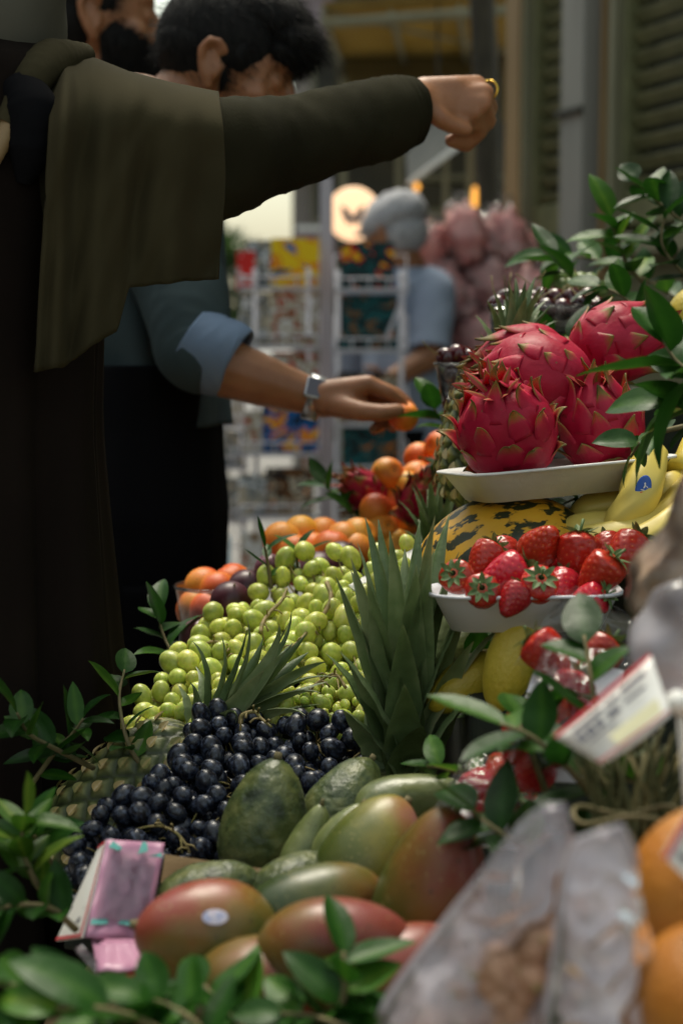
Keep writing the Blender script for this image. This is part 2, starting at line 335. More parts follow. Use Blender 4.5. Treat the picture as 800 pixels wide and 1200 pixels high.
# dark slender trunk in front of the corner
mb = MB(); P = [at(578, 640, 6), at(577, 400, 6), at(574, 250, 6), at(570, 120, 6), at(566, 0, 6), at(562, -300, 6), at(556, -1100, 6), at(560, -2100, 6)]
P[0].z = 0; tr = thing('tree', 'slim dark tree trunk beside the shuttered house', 'tree', P[0])
Q = spline(P, 30); mb.tube([q + Vector((nz(q, 3, 1), nz(q, 3, 2), 0)) * .012 for q in Q], [.048 + .006 * nz(q, 9, 3) for q in Q], 12)
mb.build('trunk', mat('dark_bark', [(.3, (.018, .016, .010)), (.7, (.05, .042, .025))], .9, 40, 5, bump=1, bscale=50, stretch=(1, 1, .2)), tr)
def leafshape(L, W, curl=.2, fold=.25, nu=7, twist=0, tipw=1.0):
    """leaf along +Y, face up +Z: rows of points"""
    rows = []
    for i in range(nu + 1):
        t = i / nu; wd = W * .5 * (math.sin(math.pi * t ** .8) ** .75 if 0 < t < 1 else .02) * (1 if t < .5 else lerp(1, tipw, (t - .5) * 2))
        a = curl * t; y = L * (math.sin(a) / curl if abs(curl) > 1e-3 else t) ; z = -L * ((1 - math.cos(a)) / curl if abs(curl) > 1e-3 else 0)
        rows.append([Vector((s * wd, y, z + abs(s) * wd * fold + math.sin(t * 9 + s) * W * .02)) for s in (-1, -.5, 0, .5, 1)])
    return rows
def add_leaf(mb, base, direc, up, L, W, curl, fold, tone, spin=0):
    y = Vector(direc).normalized(); x = y.cross(Vector(up)); x = x.normalized() if x.length > 1e-3 else Vector((1, 0, 0)); z = x.cross(y)
    if spin:
        q = Quaternion(y, spin); x = q @ x; z = q @ z
    M = Matrix((x, y, z)).transposed(); rows = leafshape(L, W, curl, fold)
    T = []
    for i, r in enumerate(rows):
        for s in (0, .5, 1, .5, 0): T.append(tone + (.22 if s == 1 else 0) + .04 * (i % 2))
    mb.grid([[Vector(base) + M @ p for p in r] for r in rows], tone=T)
M_far_leaf = mat('far_leaf', [(0, (.03, .07, .02)), (1, (.08, .14, .04))], .5, 5, attr='tone', transl=.25)
mb = MB(); ct = Q[-1]
for i in range(500):
    v = Vector((rng.gauss(0, .55), rng.gauss(0, .55), rng.gauss(1.0, .4)))
    add_leaf(mb, ct + v, (rng.gauss(0, 1), rng.gauss(0, 1), rng.gauss(-.3, .6)), (0, 0, 1), .09, .04, .4, .2, rng.random())
mb.build('crown', M_far_leaf, tr)

# shop beyond the corner: canopy, dark interior, lamps, board
sh = thing('shop', 'dark open fronted shop under an ochre canopy at the end of the lane', 'shop', at(520, 400, 7.4) * 1)
sh.location.z = 0
def pbox(mb, px0, px1, py0, py1, d, th):
    a = at(px0, py0, d); b = at(px1, py1, d); c = (a + b) / 2; c.y += th / 2
    return mb.box(c, (abs(b.x - a.x), th, abs(a.z - b.z)))
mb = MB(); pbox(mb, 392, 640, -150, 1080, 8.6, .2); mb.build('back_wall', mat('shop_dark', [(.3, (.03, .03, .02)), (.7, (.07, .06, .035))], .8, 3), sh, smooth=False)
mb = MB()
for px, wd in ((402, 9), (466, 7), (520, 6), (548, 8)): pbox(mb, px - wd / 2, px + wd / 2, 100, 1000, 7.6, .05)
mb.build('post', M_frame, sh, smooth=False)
mb = MB()
for py in (205, 245, 300): pbox(mb, 480, 640, py, py + 5, 7.9, .3)
mb.build('shelf', M_frame, sh, smooth=False)
cn = MB(); a, b, c, d = at(378, 12, 6.2), at(620, -6, 6.2), at(620, 66, 8.5), at(402, 70, 8.5)
cn.add([a, b, c, d] + [v + Vector((0, 0, .03)) for v in (a, b, c, d)], [(0, 1, 2, 3), (7, 6, 5, 4), (0, 4, 5, 1), (1, 5, 6, 2), (2, 6, 7, 3), (3, 7, 4, 0)])
cn.build('canopy', M_canopy, sh, smooth=False)
cn = MB()
for t in (.0, .33, .66, 1): cn.tube([a.lerp(b, t) - Vector((0, 0, .03)), d.lerp(c, t) - Vector((0, 0, .03))], .014, 6)
cn.tube([a - Vector((0, 0, .05)), b - Vector((0, 0, .05))], .02, 6); cn.tube([d - Vector((0, 0, .03)), c - Vector((0, 0, .03))], .02, 6); cn.tube([a, c], .012, 6)
cn.build('canopy_frame', M_frame, sh)
cn = MB(); e0, e1 = at(404, 70, 8.4), at(620, 66, 8.4); cn.add([e0, e1, e1 - Vector((0, 0, .35)), e0 - Vector((0, 0, .16))], [(0, 1, 2, 3)]); cn.build('valance', M_canopy, sh, smooth=False, solid=.01)
M_lampw = mat('lamp_glass', (.8, .4, .1), .4, emit=((1, .42, .06), .8))
for i, (px, py, ln, lab) in enumerate(((571, 160, 26, 'warm orange lamp in the shop, topmost beside the dark trunk'), (570, 196, 20, 'warm orange lamp in the shop, second from the top'), (571, 216, 8, 'small round orange lamp lowest beside the dark trunk'), (556, 232, 28, 'tall orange lamp glowing just left of the trunk'), (488, 219, 10, 'small dim orange lamp above the cap of the old man'))):
    d = 7.3; t = thing('lamp', lab, 'lamp', at(px, py, d), 'orange lamps in the far shop')
    o = MB().ball(at(px, py, d), (pxm(d) * 3.6, pxm(d) * 3.6, pxm(d) * ln * .5), 12, 8); o.build('lamp_shade', M_lampw, t)
    MB().tube([at(px, py - ln * .5, d), at(px, py - ln * .5 - 60, d)], .004, 5).build('cord', M_dark, t)
bd = thing('sign_board', 'blank off white board tilted under the canopy behind the pointing hand', 'sign', at(515, 180, 6.2))
mb = MB(); q = [at(476, 182, 6.2), at(512, 140, 6.3), at(556, 156, 6.2), at(478, 216, 6.1)]
mb.add(q, [(0, 1, 2, 3)]); mb.build('panel', M_pil, bd, smooth=False, solid=.02)
mb = MB(); mb.tube([q[3], q[2]], .012, 6); mb.build('edge_rail', M_white, bd); MB().tube([q[1], q[1] + Vector((0, 0, .5))], .006, 5).build('hanger', M_dark, bd)
# round lit sign with a winged emblem
sg = thing('round_sign', 'round glowing cream sign with a dark winged emblem', 'sign', at(414, 251, 6.0))
d = 6.0; rr = 31 * pxm(d); c = at(414, 251, d)
mb = MB(); n = 40
for y0, f in ((0, 1), ):
    rows = []
    for (y, r_) in ((-.03, 0.001), (-.035, .85), (-.03, 1.0), (.03, 1.0), (.03, .001)):
        rows.append([c + Vector((math.cos(2 * math.pi * k / n) * rr * r_, y, math.sin(2 * math.pi * k / n) * rr * r_)) for k in range(n)])
    mb.grid(rows, closed=True)
mb.build('lit_disc', mat('lit_sign', (.8, .6, .4), .5, emit=((1, .60, .34), .62)), sg)
wing = [(0, -.12), (.10, .02), (.22, .16), (.42, .26), (.40, .02), (.30, -.18), (.20, -.36), (.08, -.25), (0, -.42)]
pts = wing + [(-x, y) for x, y in reversed(wing[1:-1])]
mb = MB(); P = [c + Vector((x * rr * 1.05 - rr * .02, -.040, y * rr * 1.15)) for x, y in pts]; mb.add(P, [tuple(range(len(P)))]); mb.build('emblem', M_ink, sg, smooth=False, solid=.004)
MB().tube([c + Vector((0, .04, 0)), c + Vector((0, 1.5, .06))], .012, 6).build('bracket', M_dark, sg)

# far street end
fb = thing('far_building', 'pale far apartment house with pink balconies closing the lane', 'building', (-.3, 15, 0))
M_fw = mat('far_render', [(.3, (.20, .18, .16)), (.7, (.28, .25, .22))], .9, 1.5)
mb = MB(); mb.box((.75, 15.6, 5), (2.4, 1.2, 10)); mb.build('wall', M_fw, fb, smooth=False)
for k, z in enumerate((2.0, 2.95, 4.05, 5.2, 6.4)):
    bal = MB().box((.35, 14.75, z), (1.5, .5, .30)).build('balcony', mat('balcony_paint%d' % k, [(.38, .26, .30), (.42, .36, .42), (.25, .20, .22), (.50, .42, .38), (.4, .3, .3)][k], .8), fb, smooth=False)
    for x in (-.1, .5, 1.1):
        f = MB().box((x, 14.99, z + .6), (.34, .06, .62)).build('window', M_frame, fb, smooth=False)
        MB().box((x, 14.95, z + .6), (.26, .02, .54)).build('pane', M_dark, f, smooth=False)
    MB().box((.35, 14.45, z + .2), (1.5, .06, .04)).build('railing', M_white, bal, smooth=False)
ft = thing('street_tree', 'small round green tree far down the bright lane', 'tree', (-.98, 13.2, 0))
MB().tube([(-.98, 13.2, 0), (-.96, 13.2, 1.5)], [.06, .04], 8).build('trunk', M_twig, ft)
mb = MB()
for i in range(900):
    v = Vector((rng.gauss(0, 1), rng.gauss(0, 1), rng.gauss(0, 1))).normalized() * rng.uniform(.1, .36)
    add_leaf(mb, Vector((-.96, 13.2, 1.75)) + v, v + Vector((0, 0, .1)), (0, 0, 1), .10, .05, .4, .2, rng.random())
mb.build('crown', M_far_leaf, ft)
lw = thing('unseen_house', 'unseen grey house beside the lane, kept to shape the light', 'building', (-4.2, 9, 0))
MB().box((-5.2, 8, 2.2), (2, 26, 4.4)).build('wall', M_fw, lw, smooth=False)  # unseen house block, its height and place set to shape the light
for y in (2, 5, 8, 11, 14):
    for z in (1.6,):
        f = MB().box((-4.16, y, z), (.1, 1.1, 1.7)).build('window', M_frame, lw, smooth=False); MB().box((-4.09, y, z), (.06, .9, 1.5)).build('pane', M_dark, f, smooth=False)

# ------------------------------------------------------------------ postcard racks
PAL = {}
def art(name, cols, scale=14, d=4):
    m = bpy.data.materials.new(name); m.use_nodes = True; t = m.node_tree; N = t.nodes; L = t.links; b = N['Principled BSDF']
    b.inputs['Roughness'].default_value = .5; b.inputs['Specular IOR Level'].default_value = .12
    tc = N.new('ShaderNodeTexCoord'); oi = N.new('ShaderNodeObjectInfo'); ad = N.new('ShaderNodeVectorMath'); ad.operation = 'MULTIPLY_ADD'
    cmb = N.new('ShaderNodeCombineXYZ'); L.new(oi.outputs['Random'], cmb.inputs[0]); L.new(oi.outputs['Random'], cmb.inputs[2])
    ad.inputs[1].default_value = (1, 1, 1); L.new(tc.outputs['Object'], ad.inputs[0])
    sc_ = N.new('ShaderNodeVectorMath'); sc_.operation = 'SCALE'; sc_.inputs['Scale'].default_value = 9; L.new(cmb.outputs[0], sc_.inputs[0]); L.new(sc_.outputs[0], ad.inputs[2])
    v = N.new('ShaderNodeTexNoise'); v.inputs['Scale'].default_value = scale; v.inputs['Detail'].default_value = 2; v.inputs['Distortion'].default_value = 1.5
    L.new(ad.outputs[0], v.inputs['Vector'])
    rp = N.new('ShaderNodeValToRGB'); rp.color_ramp.interpolation = 'CONSTANT'; el = rp.color_ramp.elements
    while len(el) < len(cols): el.new(.5)
    ps = np.linspace(.33, .66, len(cols)); ps[0] = 0
    for e, p, c in zip(el, ps, cols): e.position = p; e.color = (*c, 1)
    L.new(v.outputs['Fac'], rp.inputs[0]); L.new(rp.outputs[0], b.inputs['Base Color']); return m
Y_, B_, K_, O_, RD, BE, TE, BR, WH, GR = (.75, .50, .01), (.015, .12, .36), (.008, .008, .008), (.68, .17, .015), (.55, .025, .02), (.40, .34, .25), (.008, .075, .08), (.15, .065, .02), (.6, .6, .6), (.12, .14, .15)
A = dict(yel=art('art_yellow', [Y_, Y_, O_, Y_, B_, K_]), blk=art('art_black', [K_, K_, TE, K_, RD, Y_], 18), bei=art('art_beige', [BE, WH, BE, BR, RD, BE], 20), tea=art('art_teal', [TE, K_, TE, BR, O_]), blu=art('art_blue', [B_, K_, B_, O_, Y_, RD], 16), gry=art('art_grey', [GR, BE, GR, WH, BR], 18), brn=art('art_brown', [BR, K_, BE, BR, O_], 18), cy=art('art_cyan', [(.05, .28, .42), (.05, .28, .42), GR, (.08, .35, .5)], 9), red=art('art_red', [RD, RD, WH, RD, O_], 14))
def rack(label, xs, ys, d, posts):
    z0 = at(xs[0], ys[0], d).z; cx = at((xs[0] + xs[-1]) / 2, 400, d)
    t = thing('postcard_rack', label, 'card rack', (cx.x, cx.y, 0), 'wire postcard racks in the lane')
    mb = MB()
    for px in posts: mb.tube([Vector((at(px, 0, d).x, d, 0)), Vector((at(px, ys[0] - 25, d).x, d, at(px, ys[0] - 25, d).z))], .007, 8)
    mb.build('post', M_steel, t)
    mb = MB(); p = at(posts[0], 400, d); pb = Vector((p.x + .0, p.y + .0, .03)); 
    for k in range(4):
        a = k * math.pi / 2 + .5; mb.tube([pb, pb + Vector((math.cos(a) * .28, math.sin(a) * .28, -.01))], .012, 6)
    mb.build('foot', M_steel, t)
    for y in ys:                                    # one wire tray per row: ledge, lip and card dividers
        mb = MB(); a = at(xs[0], y, d); b = at(xs[-1], y, d); dy = Vector((0, -.055, 0)); lip = Vector((0, -.055, .035)); hi = Vector((0, .01, .10))
        mb.tube([a, b], .0028, 5); mb.tube([a + dy, b + dy], .0034, 5); mb.tube([a + lip, b + lip], .0034, 5); mb.tube([a + hi, b + hi], .0028, 5)
        for px in xs:
            q = at(px, y, d); mb.tube([q + hi, q, q + dy, q + lip], .0028, 5)
        for i in range(len(xs) - 1):
            q = at(lerp(xs[i], xs[i + 1], .5), y, d); mb.tube([q + dy * .2, q + dy, q + lip], .003, 5)
        mb.add([a + dy + Vector((0, -.002, 0)), b + dy + Vector((0, -.002, 0)), b + dy + Vector((0, -.002, .009)), a + dy + Vector((0, -.002, .009))], [(0, 1, 2, 3)])
        mb.build('wire_tray', M_steel, t)
    return t
def card(px, py, w_, h_, d, m, label, tilt=12):     # a card leaning back in its tray; (px, py) is its foot's middle
    p = at(px, py, d) + Vector((0, -.035, .004)); o = MB()
    c, s = math.cos(R(tilt)), math.sin(R(tilt)); W, H = w_ * pxm(d) / 2, h_ * 1.14 * pxm(d)
    V = [Vector((x, z * s + y, z * c)) for y in (0, .004) for x, z in ((-W, 0), (W, 0), (W, H), (-W, H))]
    o.add(V, [(0, 1, 2, 3), (7, 6, 5, 4), (0, 4, 5, 1), (1, 5, 6, 2), (2, 6, 7, 3), (3, 7, 4, 0)])
    b = o.build('postcard', A[m], None, smooth=False, world=False); b.location = p; tag(b, label, 'postcard', 'postcards in the wire racks')
rack('white wire postcard rack between the reaching arm and the tall pale post', (282, 322, 374), (340, 408, 470, 532, 605, 680), 4.6, (300, 362))
rack('white wire postcard rack with dark cards in front of the old man', (392, 432, 476), (342, 412, 498, 560, 625), 4.5, (396, 470))
rack('low white wire rack nearest the black trousers', (222, 258, 290), (500, 548, 610, 680), 4.8, (226, 284))
MB().box((at(382.5, 0, 4.65).x, 4.66, .86), (.036, .012, 1.72)).build('rack_column', M_lilac, None, smooth=False)
tag(bpy.data.objects['rack_column'], 'tall flat pale lilac column standing between the two racks', 'column')
for px, py, w_, h_, m, l in (
    (346, 342, 56, 54, 'yel', 'bright yellow card with blue patch, top row of its rack'), (303, 342, 30, 52, 'gry', 'dark grey card left of the bright yellow card'), (289, 341, 22, 40, 'red', 'red card at the left end of the top row'),
    (345, 408, 54, 58, 'bei', 'beige picture card under the bright yellow card'), (300, 408, 34, 56, 'gry', 'pale grey card second row left'),
    (345, 470, 52, 50, 'bei', 'beige card behind the reaching forearm'), (300, 470, 36, 46, 'gry', 'grey card left of the beige card behind the forearm'),
    (340, 532, 66, 52, 'blu', 'blue and orange picture card just below the forearm'), (298, 532, 22, 44, 'bei', 'narrow pale card left of the blue and orange card'),
    (340, 605, 56, 50, 'brn', 'brown card below the blue and orange card'), (298, 605, 34, 44, 'gry', 'grey card left of the brown card'), (338, 680, 58, 50, 'brn', 'brown card in the lowest visible row'), (300, 680, 36, 50, 'bei', 'beige card at the left of the lowest visible row'),
    (430, 342, 62, 50, 'blk', 'black card with red and yellow blooms, top row beside the old man'), (430, 412, 70, 58, 'tea', 'dark teal card under the black bloom card'), (430, 498, 70, 54, 'brn', 'dark brown card behind the reaching hand'),
    (434, 560, 66, 52, 'tea', 'dark teal card below the reaching hand'), (430, 625, 66, 40, 'brn', 'brown card at the foot of the right rack'),
    (240, 500, 30, 46, 'gry', 'grey card at the top of the low rack'), (272, 500, 30, 48, 'bei', 'pale card at the top right of the low rack'), (240, 548, 32, 40, 'brn', 'brown card second row of the low rack'), (272, 548, 30, 38, 'gry', 'grey card second row right of the low rack'),
    (254, 610, 52, 44, 'gry', 'wide grey card third row of the low rack'), (250, 680, 40, 46, 'cy', 'plain sky blue card lowest in the low rack')):
    card(px, py, w_, h_, 4.5 if px > 386 else 4.8 if px < 281 and py > 480 else 4.6, m, l)

# ------------------------------------------------------------------ cotton candy stand
M_candy = mat('pink_spun_sugar', [(.3, (.94, .44, .43)), (.7, (.97, .68, .64))], .9, 30, 4, rnd=.08, bump=.6, bscale=60, transl=.5, spec=.05)
M_lab = mat('orange_label', (.72, .26, .03), .4)
M_wrap = film('candy_wrap', tint=(1, 1, 1), white=.03, rough=.12, bump=.9, bscale=30, fres=1.22)
cd = 5.05; cs = thing('candy_stand', 'brown pole stand hung with bags of pink cotton candy', 'stand', Vector((at(545, 0, cd).x, cd + .06, 0)))
mb = MB(); px_, pz_ = at(545, 0, cd).x, at(545, 260, cd).z; mb.tube([(px_, cd + .06, 0), (px_, cd + .06, pz_)], .022, 10); mb.build('pole', M_tan, cs)
mb = MB()
for k in range(9):
    z = lerp(.95, pz_ - .02, k / 8); mb.tube([(px_ - .17, cd + .06, z), (px_ + .19, cd + .06, z)], .006, 6)
mb.build('crossbar', M_tan, cs); MB().tube([(px_, cd + .06, 0), (px_, cd + .06, .05)], [.2, .16], 20).build('foot', M_tan, cs)
def candy_proto():
    t = thing('cotton_candy', 'x', 'cotton candy', (0, 0, 0), 'bags of pink cotton candy on the stand')
    mb = MB(); V, F = uv(18, 14); mb.add([v * Vector((1, 1, 1)).length / 1.732 * (1 + .6 * nz(v, 2.4)) for v in V], F)
    for i in range(len(mb.V)): v = mb.V[i]; mb.V[i] = Vector((v.x * .056, v.y * .046, v.z * .078 - .085))
    mb.build('candy_floss', M_candy, t)
    mb = MB(); mb.add([v * (1.2 + .5 * nz(v, 2.0, 5) + .22 * nz(v, 5, 2)) for v in V], F)
    for i in range(len(mb.V)):
        v = mb.V[i]; q = max(0, v.z); mb.V[i] = Vector((v.x * .056 * (1 - .2 * q), v.y * .046 * (1 - .2 * q), v.z * .078 - .085))
    mb.build('clear_bag', M_wrap, t)
    mb = MB(); mb.tube([(0, 0, -.03), (.003, 0, -.005), (0, 0, .02), (0, 0, .035)], [.02, .006, .016, .022], 8); mb.build('bag_neck', M_wrap, t)
    mb = MB(); mb.grid([[Vector((math.sin(a) * .059, -math.cos(a) * .052, -.09 + z)) for a in (-.45, -.2, 0, .2, .45)] for z in (-.022, 0, .022)]); mb.build('paper_label', M_lab, t, solid=.001)
    return t
cp = candy_proto()
CC = [(541, 262, 'topmost bag of pink cotton candy on the stand'), (592, 268, 'bag of cotton candy with a pale twisted top, beside the corner of the house'), (575, 275, 'bag of cotton candy just left of the pale twisted top'), (508, 286, 'bag of pink cotton candy nearest the cap of the old man'), (540, 300, 'bag of cotton candy under the topmost one'), (560, 292, 'bag of cotton candy in the middle of the second row'), (612, 290, 'bag of cotton candy at the right edge of the bundle, upper'),
      (490, 322, 'bag of cotton candy sticking out over the grey shoulder'), (519, 322, 'bag of cotton candy on the third row left of the pole'), (577, 320, 'bag of cotton candy on the third row right of the pole'), (600, 328, 'bag of cotton candy third row near the shutter corner'), (622, 335, 'lone bag of cotton candy at the far right edge, lower'),
      (508, 352, 'bag of cotton candy on the fourth row over the elbow of the old man'), (552, 348, 'bag of cotton candy in front of the pole'), (586, 352, 'bag of cotton candy above the cherries'), (512, 385, 'pale round bag of cotton candy low on the left'), (555, 392, 'bag of cotton candy low behind the pineapple leaves'), (575, 388, 'bag of cotton candy low right behind the pineapple leaves'), (520, 425, 'bag of cotton candy above the cup of cherries'), (498, 470, 'lowest bag of cotton candy beside the cup of cherries'), (545, 440, 'bag of cotton candy hidden behind the cherry cup leaves')]
for i, (px, py, l) in enumerate(CC):
    c = cp if i == 0 else copy_tree(cp); c.location = at(px, py - 20, cd + rng.uniform(-.12, .03)); c.rotation_euler = (rng.uniform(-.2, .2), rng.uniform(-.3, .3), rng.uniform(-.7, .7))
    s = rng.uniform(1.02, 1.25); c.scale = (s, s, s * rng.uniform(.9, 1.1)); c['label'] = l
    c.rotation_euler.z = rng.uniform(-3, 3)
    if i and rng.random() < .55:
        for k_ in [k for k in c.children if k.name.startswith('paper_label')]: bpy.data.objects.remove(k_)
# ------------------------------------------------------------------ people
M_skin = mat('warm_skin', [(.3, (.27, .115, .05)), (.7, (.37, .165, .08))], .48, 30, 4, sss=.25, sssr=(1, .35, .2), bump=.15, bscale=250)
M_hair = mat('black_hair', [(.3, (.004, .004, .004)), (.7, (.012, .011, .010))], .7, 200, bump=.6, bscale=400, stretch=(1, 1, .2), spec=.15)
M_eye = mat('eye', (.5, .5, .5), .2); M_gold = mat('gold', (.7, .45, .08), .25, metal=1)
M_robe = mat('dark_robe_cloth', [(.3, (.007, .005, .004)), (.7, (.013, .009, .007))], .95, 6, bump=.12, bscale=500, spec=.06)
M_coat = mat('olive_black_coat', [(.3, (.014, .013, .007)), (.7, (.025, .023, .012))], .95, 8, bump=.2, bscale=350, spec=.06)
M_shawl = mat('olive_brown_shawl', [(.3, (.030, .026, .014)), (.7, (.044, .037, .019))], .95, 7, bump=.12, bscale=420, spec=.06)
M_scarf = mat('grey_scarf', [(.3, (.085, .08, .062)), (.7, (.115, .108, .085))], .95, 7, bump=.15, bscale=420, spec=.06)
M_shirt = mat('slate_shirt', [(.3, (.045, .064, .068)), (.7, (.062, .085, .09))], .95, 8, bump=.2, bscale=400, spec=.06)
M_lblue = mat('pale_blue_cuff', [(.3, (.15, .21, .31)), (.7, (.2, .27, .38))], .95, 8, bump=.2, bscale=400, spec=.06)
M_trous = mat('black_trousers', (.006, .006, .007), .95, bump=.1, spec=.05)
M_ogrey = mat('blue_grey_shirt', [(.3, (.22, .26, .35)), (.7, (.28, .33, .42))], .95, 8, spec=.06)
M_cap = mat('grey_cap', [(.3, (.30, .30, .32)), (.7, (.42, .42, .44))], .9, 60, bump=.5, bscale=200)

class Flesh:
    """limbs as tapered capsules and ellipsoids, fused afterwards into one continuous surface"""
    def __init__(s): s.m = MB()
    def limb(s, *pts):                      # (point, radius) joints in order
        for (p, r), (q, t) in zip(pts, pts[1:]):
            p, q = Vector(p), Vector(q)
            if (p - q).length > 1e-4: s.m.tube([p, q], [r, t], 12)
        for p, r in pts: s.m.ball(p, r * .995, 12, 8)
    def ball(s, c, r, M=None): s.m.ball(c, r, 16, 11, M)
    def build(s, name, mats, parent, voxel, it=4):
        o = s.m.build(name, mats, parent)
        r = o.modifiers.new('fuse', 'REMESH'); r.mode = 'VOXEL'; r.voxel_size = voxel; r.use_smooth_shade = True
        k = o.modifiers.new('relax', 'SMOOTH'); k.factor = .5; k.iterations = it
        return o
def head(fl, c, f, u, k=1.0):
    """head at c looking along f with crown along u; returns a map from head space (forward, side, up; metres) to the place"""
    f = Vector(f).normalized(); s = Vector(u).cross(f).normalized(); u = f.cross(s); M = Matrix((f, s, u)).transposed()
    P = lambda x, y, z: Vector(c) + M @ (Vector((x, y, z)) * k)
    fl.ball(P(0, 0, 0), (.097 * k, .076 * k, .097 * k), M); fl.ball(P(.032, 0, -.05), (.064 * k, .060 * k, .085 * k), M)
    fl.ball(P(.062, 0, -.108), (.034 * k, .036 * k, .030 * k), M); fl.ball(P(.076, 0, .012), (.024 * k, .050 * k, .016 * k), M)
    fl.limb((P(.094, 0, -.005), .008 * k), (P(.112, 0, -.046), .0125 * k)); fl.ball(P(.100, .010, -.049), .009 * k); fl.ball(P(.100, -.010, -.049), .009 * k)
    fl.limb((P(.094, -.020, -.078), .006 * k), (P(.100, 0, -.076), .008 * k), (P(.094, .020, -.078), .006 * k))
    fl.limb((P(.091, -.017, -.089), .006 * k), (P(.097, 0, -.090), .008 * k), (P(.091, .017, -.089), .006 * k))
    for y in (-1, 1):
        fl.ball(P(.060, y * .045, -.040), .022 * k); fl.ball(P(.0795, y * .031, -.0125), .0130 * k)
        ear = [(-.002, .074, -.050), (-.010, .080, -.038), (-.020, .086, -.020), (-.022, .090, -.004), (-.014, .090, .010), (.000, .086, .012), (.008, .080, .002)]
        fl.limb(*[(P(a, y * b, z), (.0075 if i < 2 else .0055) * k) for i, (a, b, z) in enumerate(ear)])
        fl.ball(P(-.008, y * .076, -.018), (.014 * k, .007 * k, .026 * k), M)
        fl.limb((P(.006, y * .076, -.022), .006 * k), (P(.004, y * .077, -.034), .006 * k))
    return P
def eyes(P, parent, k=1.0):
    for y in (-1, 1): MB().ball(P(.0805, y * .031, -.015), .0105 * k, 12, 8).build('eye', M_eye, parent)
def hair(P, parts, parent, strands=900, ln=.016, k=1.0, name='hair', down=0.0, shell=True, w_=.0007):
    mb = MB(); 
    for (c, r) in parts:
        V, F = uv(40, 26)
        if shell: mb.add([P(c[0] + v.x * r[0] * (1 + .012 * nz(v, 9, 2)), c[1] + v.y * r[1] * (1 + .012 * nz(v, 9, 3)), c[2] + v.z * r[2] * (1 + .015 * nz(v, 9, 4))) for v in V], F)
    for i in range(strands):
        c, r = parts[int(rng.random() ** 1.3 * len(parts))]; v = Vector((rng.gauss(0, 1), rng.gauss(0, 1), rng.gauss(.25, 1))).normalized()
        a = Vector((c[0] + v.x * r[0] * .97, c[1] + v.y * r[1] * .97, c[2] + v.z * r[2] * .97))
        fl = (Vector((.75, 0, -.25 - down)) - v * v.dot(Vector((.75, 0, -.25 - down)))) + v * rng.uniform(.1, .7) + Vector((rng.gauss(0, .3), rng.gauss(0, .3), rng.gauss(0, .3)))
        L = ln * rng.uniform(.5, 1.3); b = a + fl.normalized() * L * .5; d = b + (fl.normalized() + Vector((.3, 0, -.4)) * .5) * L * .5
        mb.tube([P(*a), P(*b), P(*d)], [w_ * k * 1.3, w_ * k, w_ * k * .3], 3, cap=False)
    return mb.build(name, M_hair, parent)
def cloth_tube(path, rad, n=40, amp=.06, fr=9, seed=1, sag=0.0, flat=1.0, ref=(0, 0, 1), cap=False, rings=70):
    """a sleeve, trouser leg or trunk of cloth: rings along a curve with creases"""
    Q = spline(path, rings); us = np.linspace(0, 1, len(rad)); rows = []
    for i, p in enumerate(Q):
        t = (Q[min(i + 1, rings - 1)] - Q[max(i - 1, 0)]).normalized(); a = (Vector(ref) - t * t.dot(Vector(ref))).normalized(); b = t.cross(a); r = interp(i / (rings - 1), us, rad); row = []
        for k in range(n):
            th = 2 * math.pi * k / n; dv = a * math.cos(th) + b * math.sin(th) * flat; q = p + dv * r
            w_ = nz(Vector((q.x * fr, q.y * fr, q.z * fr * 1.6)), 1, seed) + .5 * nz(q * fr * 2.3, 1, seed + 1)
            wr = abs(nz(Vector((i * .16 + 2.2 * math.sin(th), math.cos(th) * .8, seed)), 1, seed + 4))
            e = amp * w_ + amp * .5 * max(0, .22 - wr) * 2.2 - amp * .2 + (sag * max(0, -math.cos(th)) if ref[2] else 0)
            row.append(p + dv * r * (1 + e))
        rows.append(row)
    mb = MB(); mb.grid(rows, closed=True)
    if cap:
        for rw, sg_ in ((rows[0], 1), (rows[-1], -1)):
            base = len(mb.V); c = sum(rw, Vector()) / len(rw); mb.V.append(c); mb.M += []
            st = 0 if sg_ == 1 else len(rows[0]) * (len(rows) - 1)
            for k in range(n): mb.F.append((st + k, st + (k + 1) % n, base)); mb.M.append(0)
    return mb
def rings_cloth(levels, s, f, n=72, folds=9, amp=.0, seed=0):
    """levels: (centre, half width along s, half depth along f, fold depth)"""
    s, f = Vector(s).normalized(), Vector(f).normalized(); rows = []; N = 60
    zs = np.linspace(0, 1, len(levels))
    for i in range(N):
        t = i / (N - 1); ii = min(int(t * (len(levels) - 1)), len(levels) - 2); q = t * (len(levels) - 1) - ii; q = q if True else smooth(q)
        A, B = levels[ii], levels[ii + 1]; c = Vector(A[0]).lerp(Vector(B[0]), q); a = lerp(A[1], B[1], q); b = lerp(A[2], B[2], q); fd = lerp(A[3], B[3], q); row = []
        for k in range(n):
            th = 2 * math.pi * k / n; ph = folds * th + 1.6 * nz(Vector((math.cos(th), math.sin(th), t * .8)), 1.5, seed)
            e = fd * (math.sin(ph) + .4 * math.sin(2.3 * ph + 1)) + fd * .8 * nz(Vector((math.cos(th) * 2, math.sin(th) * 2, t * 5)), 1, seed + 3)
            row.append(c + s * math.cos(th) * (a + e) + f * math.sin(th) * (b + e))
        rows.append(row)
    mb = MB(); mb.grid(rows, closed=True); return mb
def finger(fl, pts, r0=.0092, r1=.0072):
    n = len(pts); fl.limb(*[(p, lerp(r0, r1, i / (n - 1))) for i, p in enumerate(pts)])
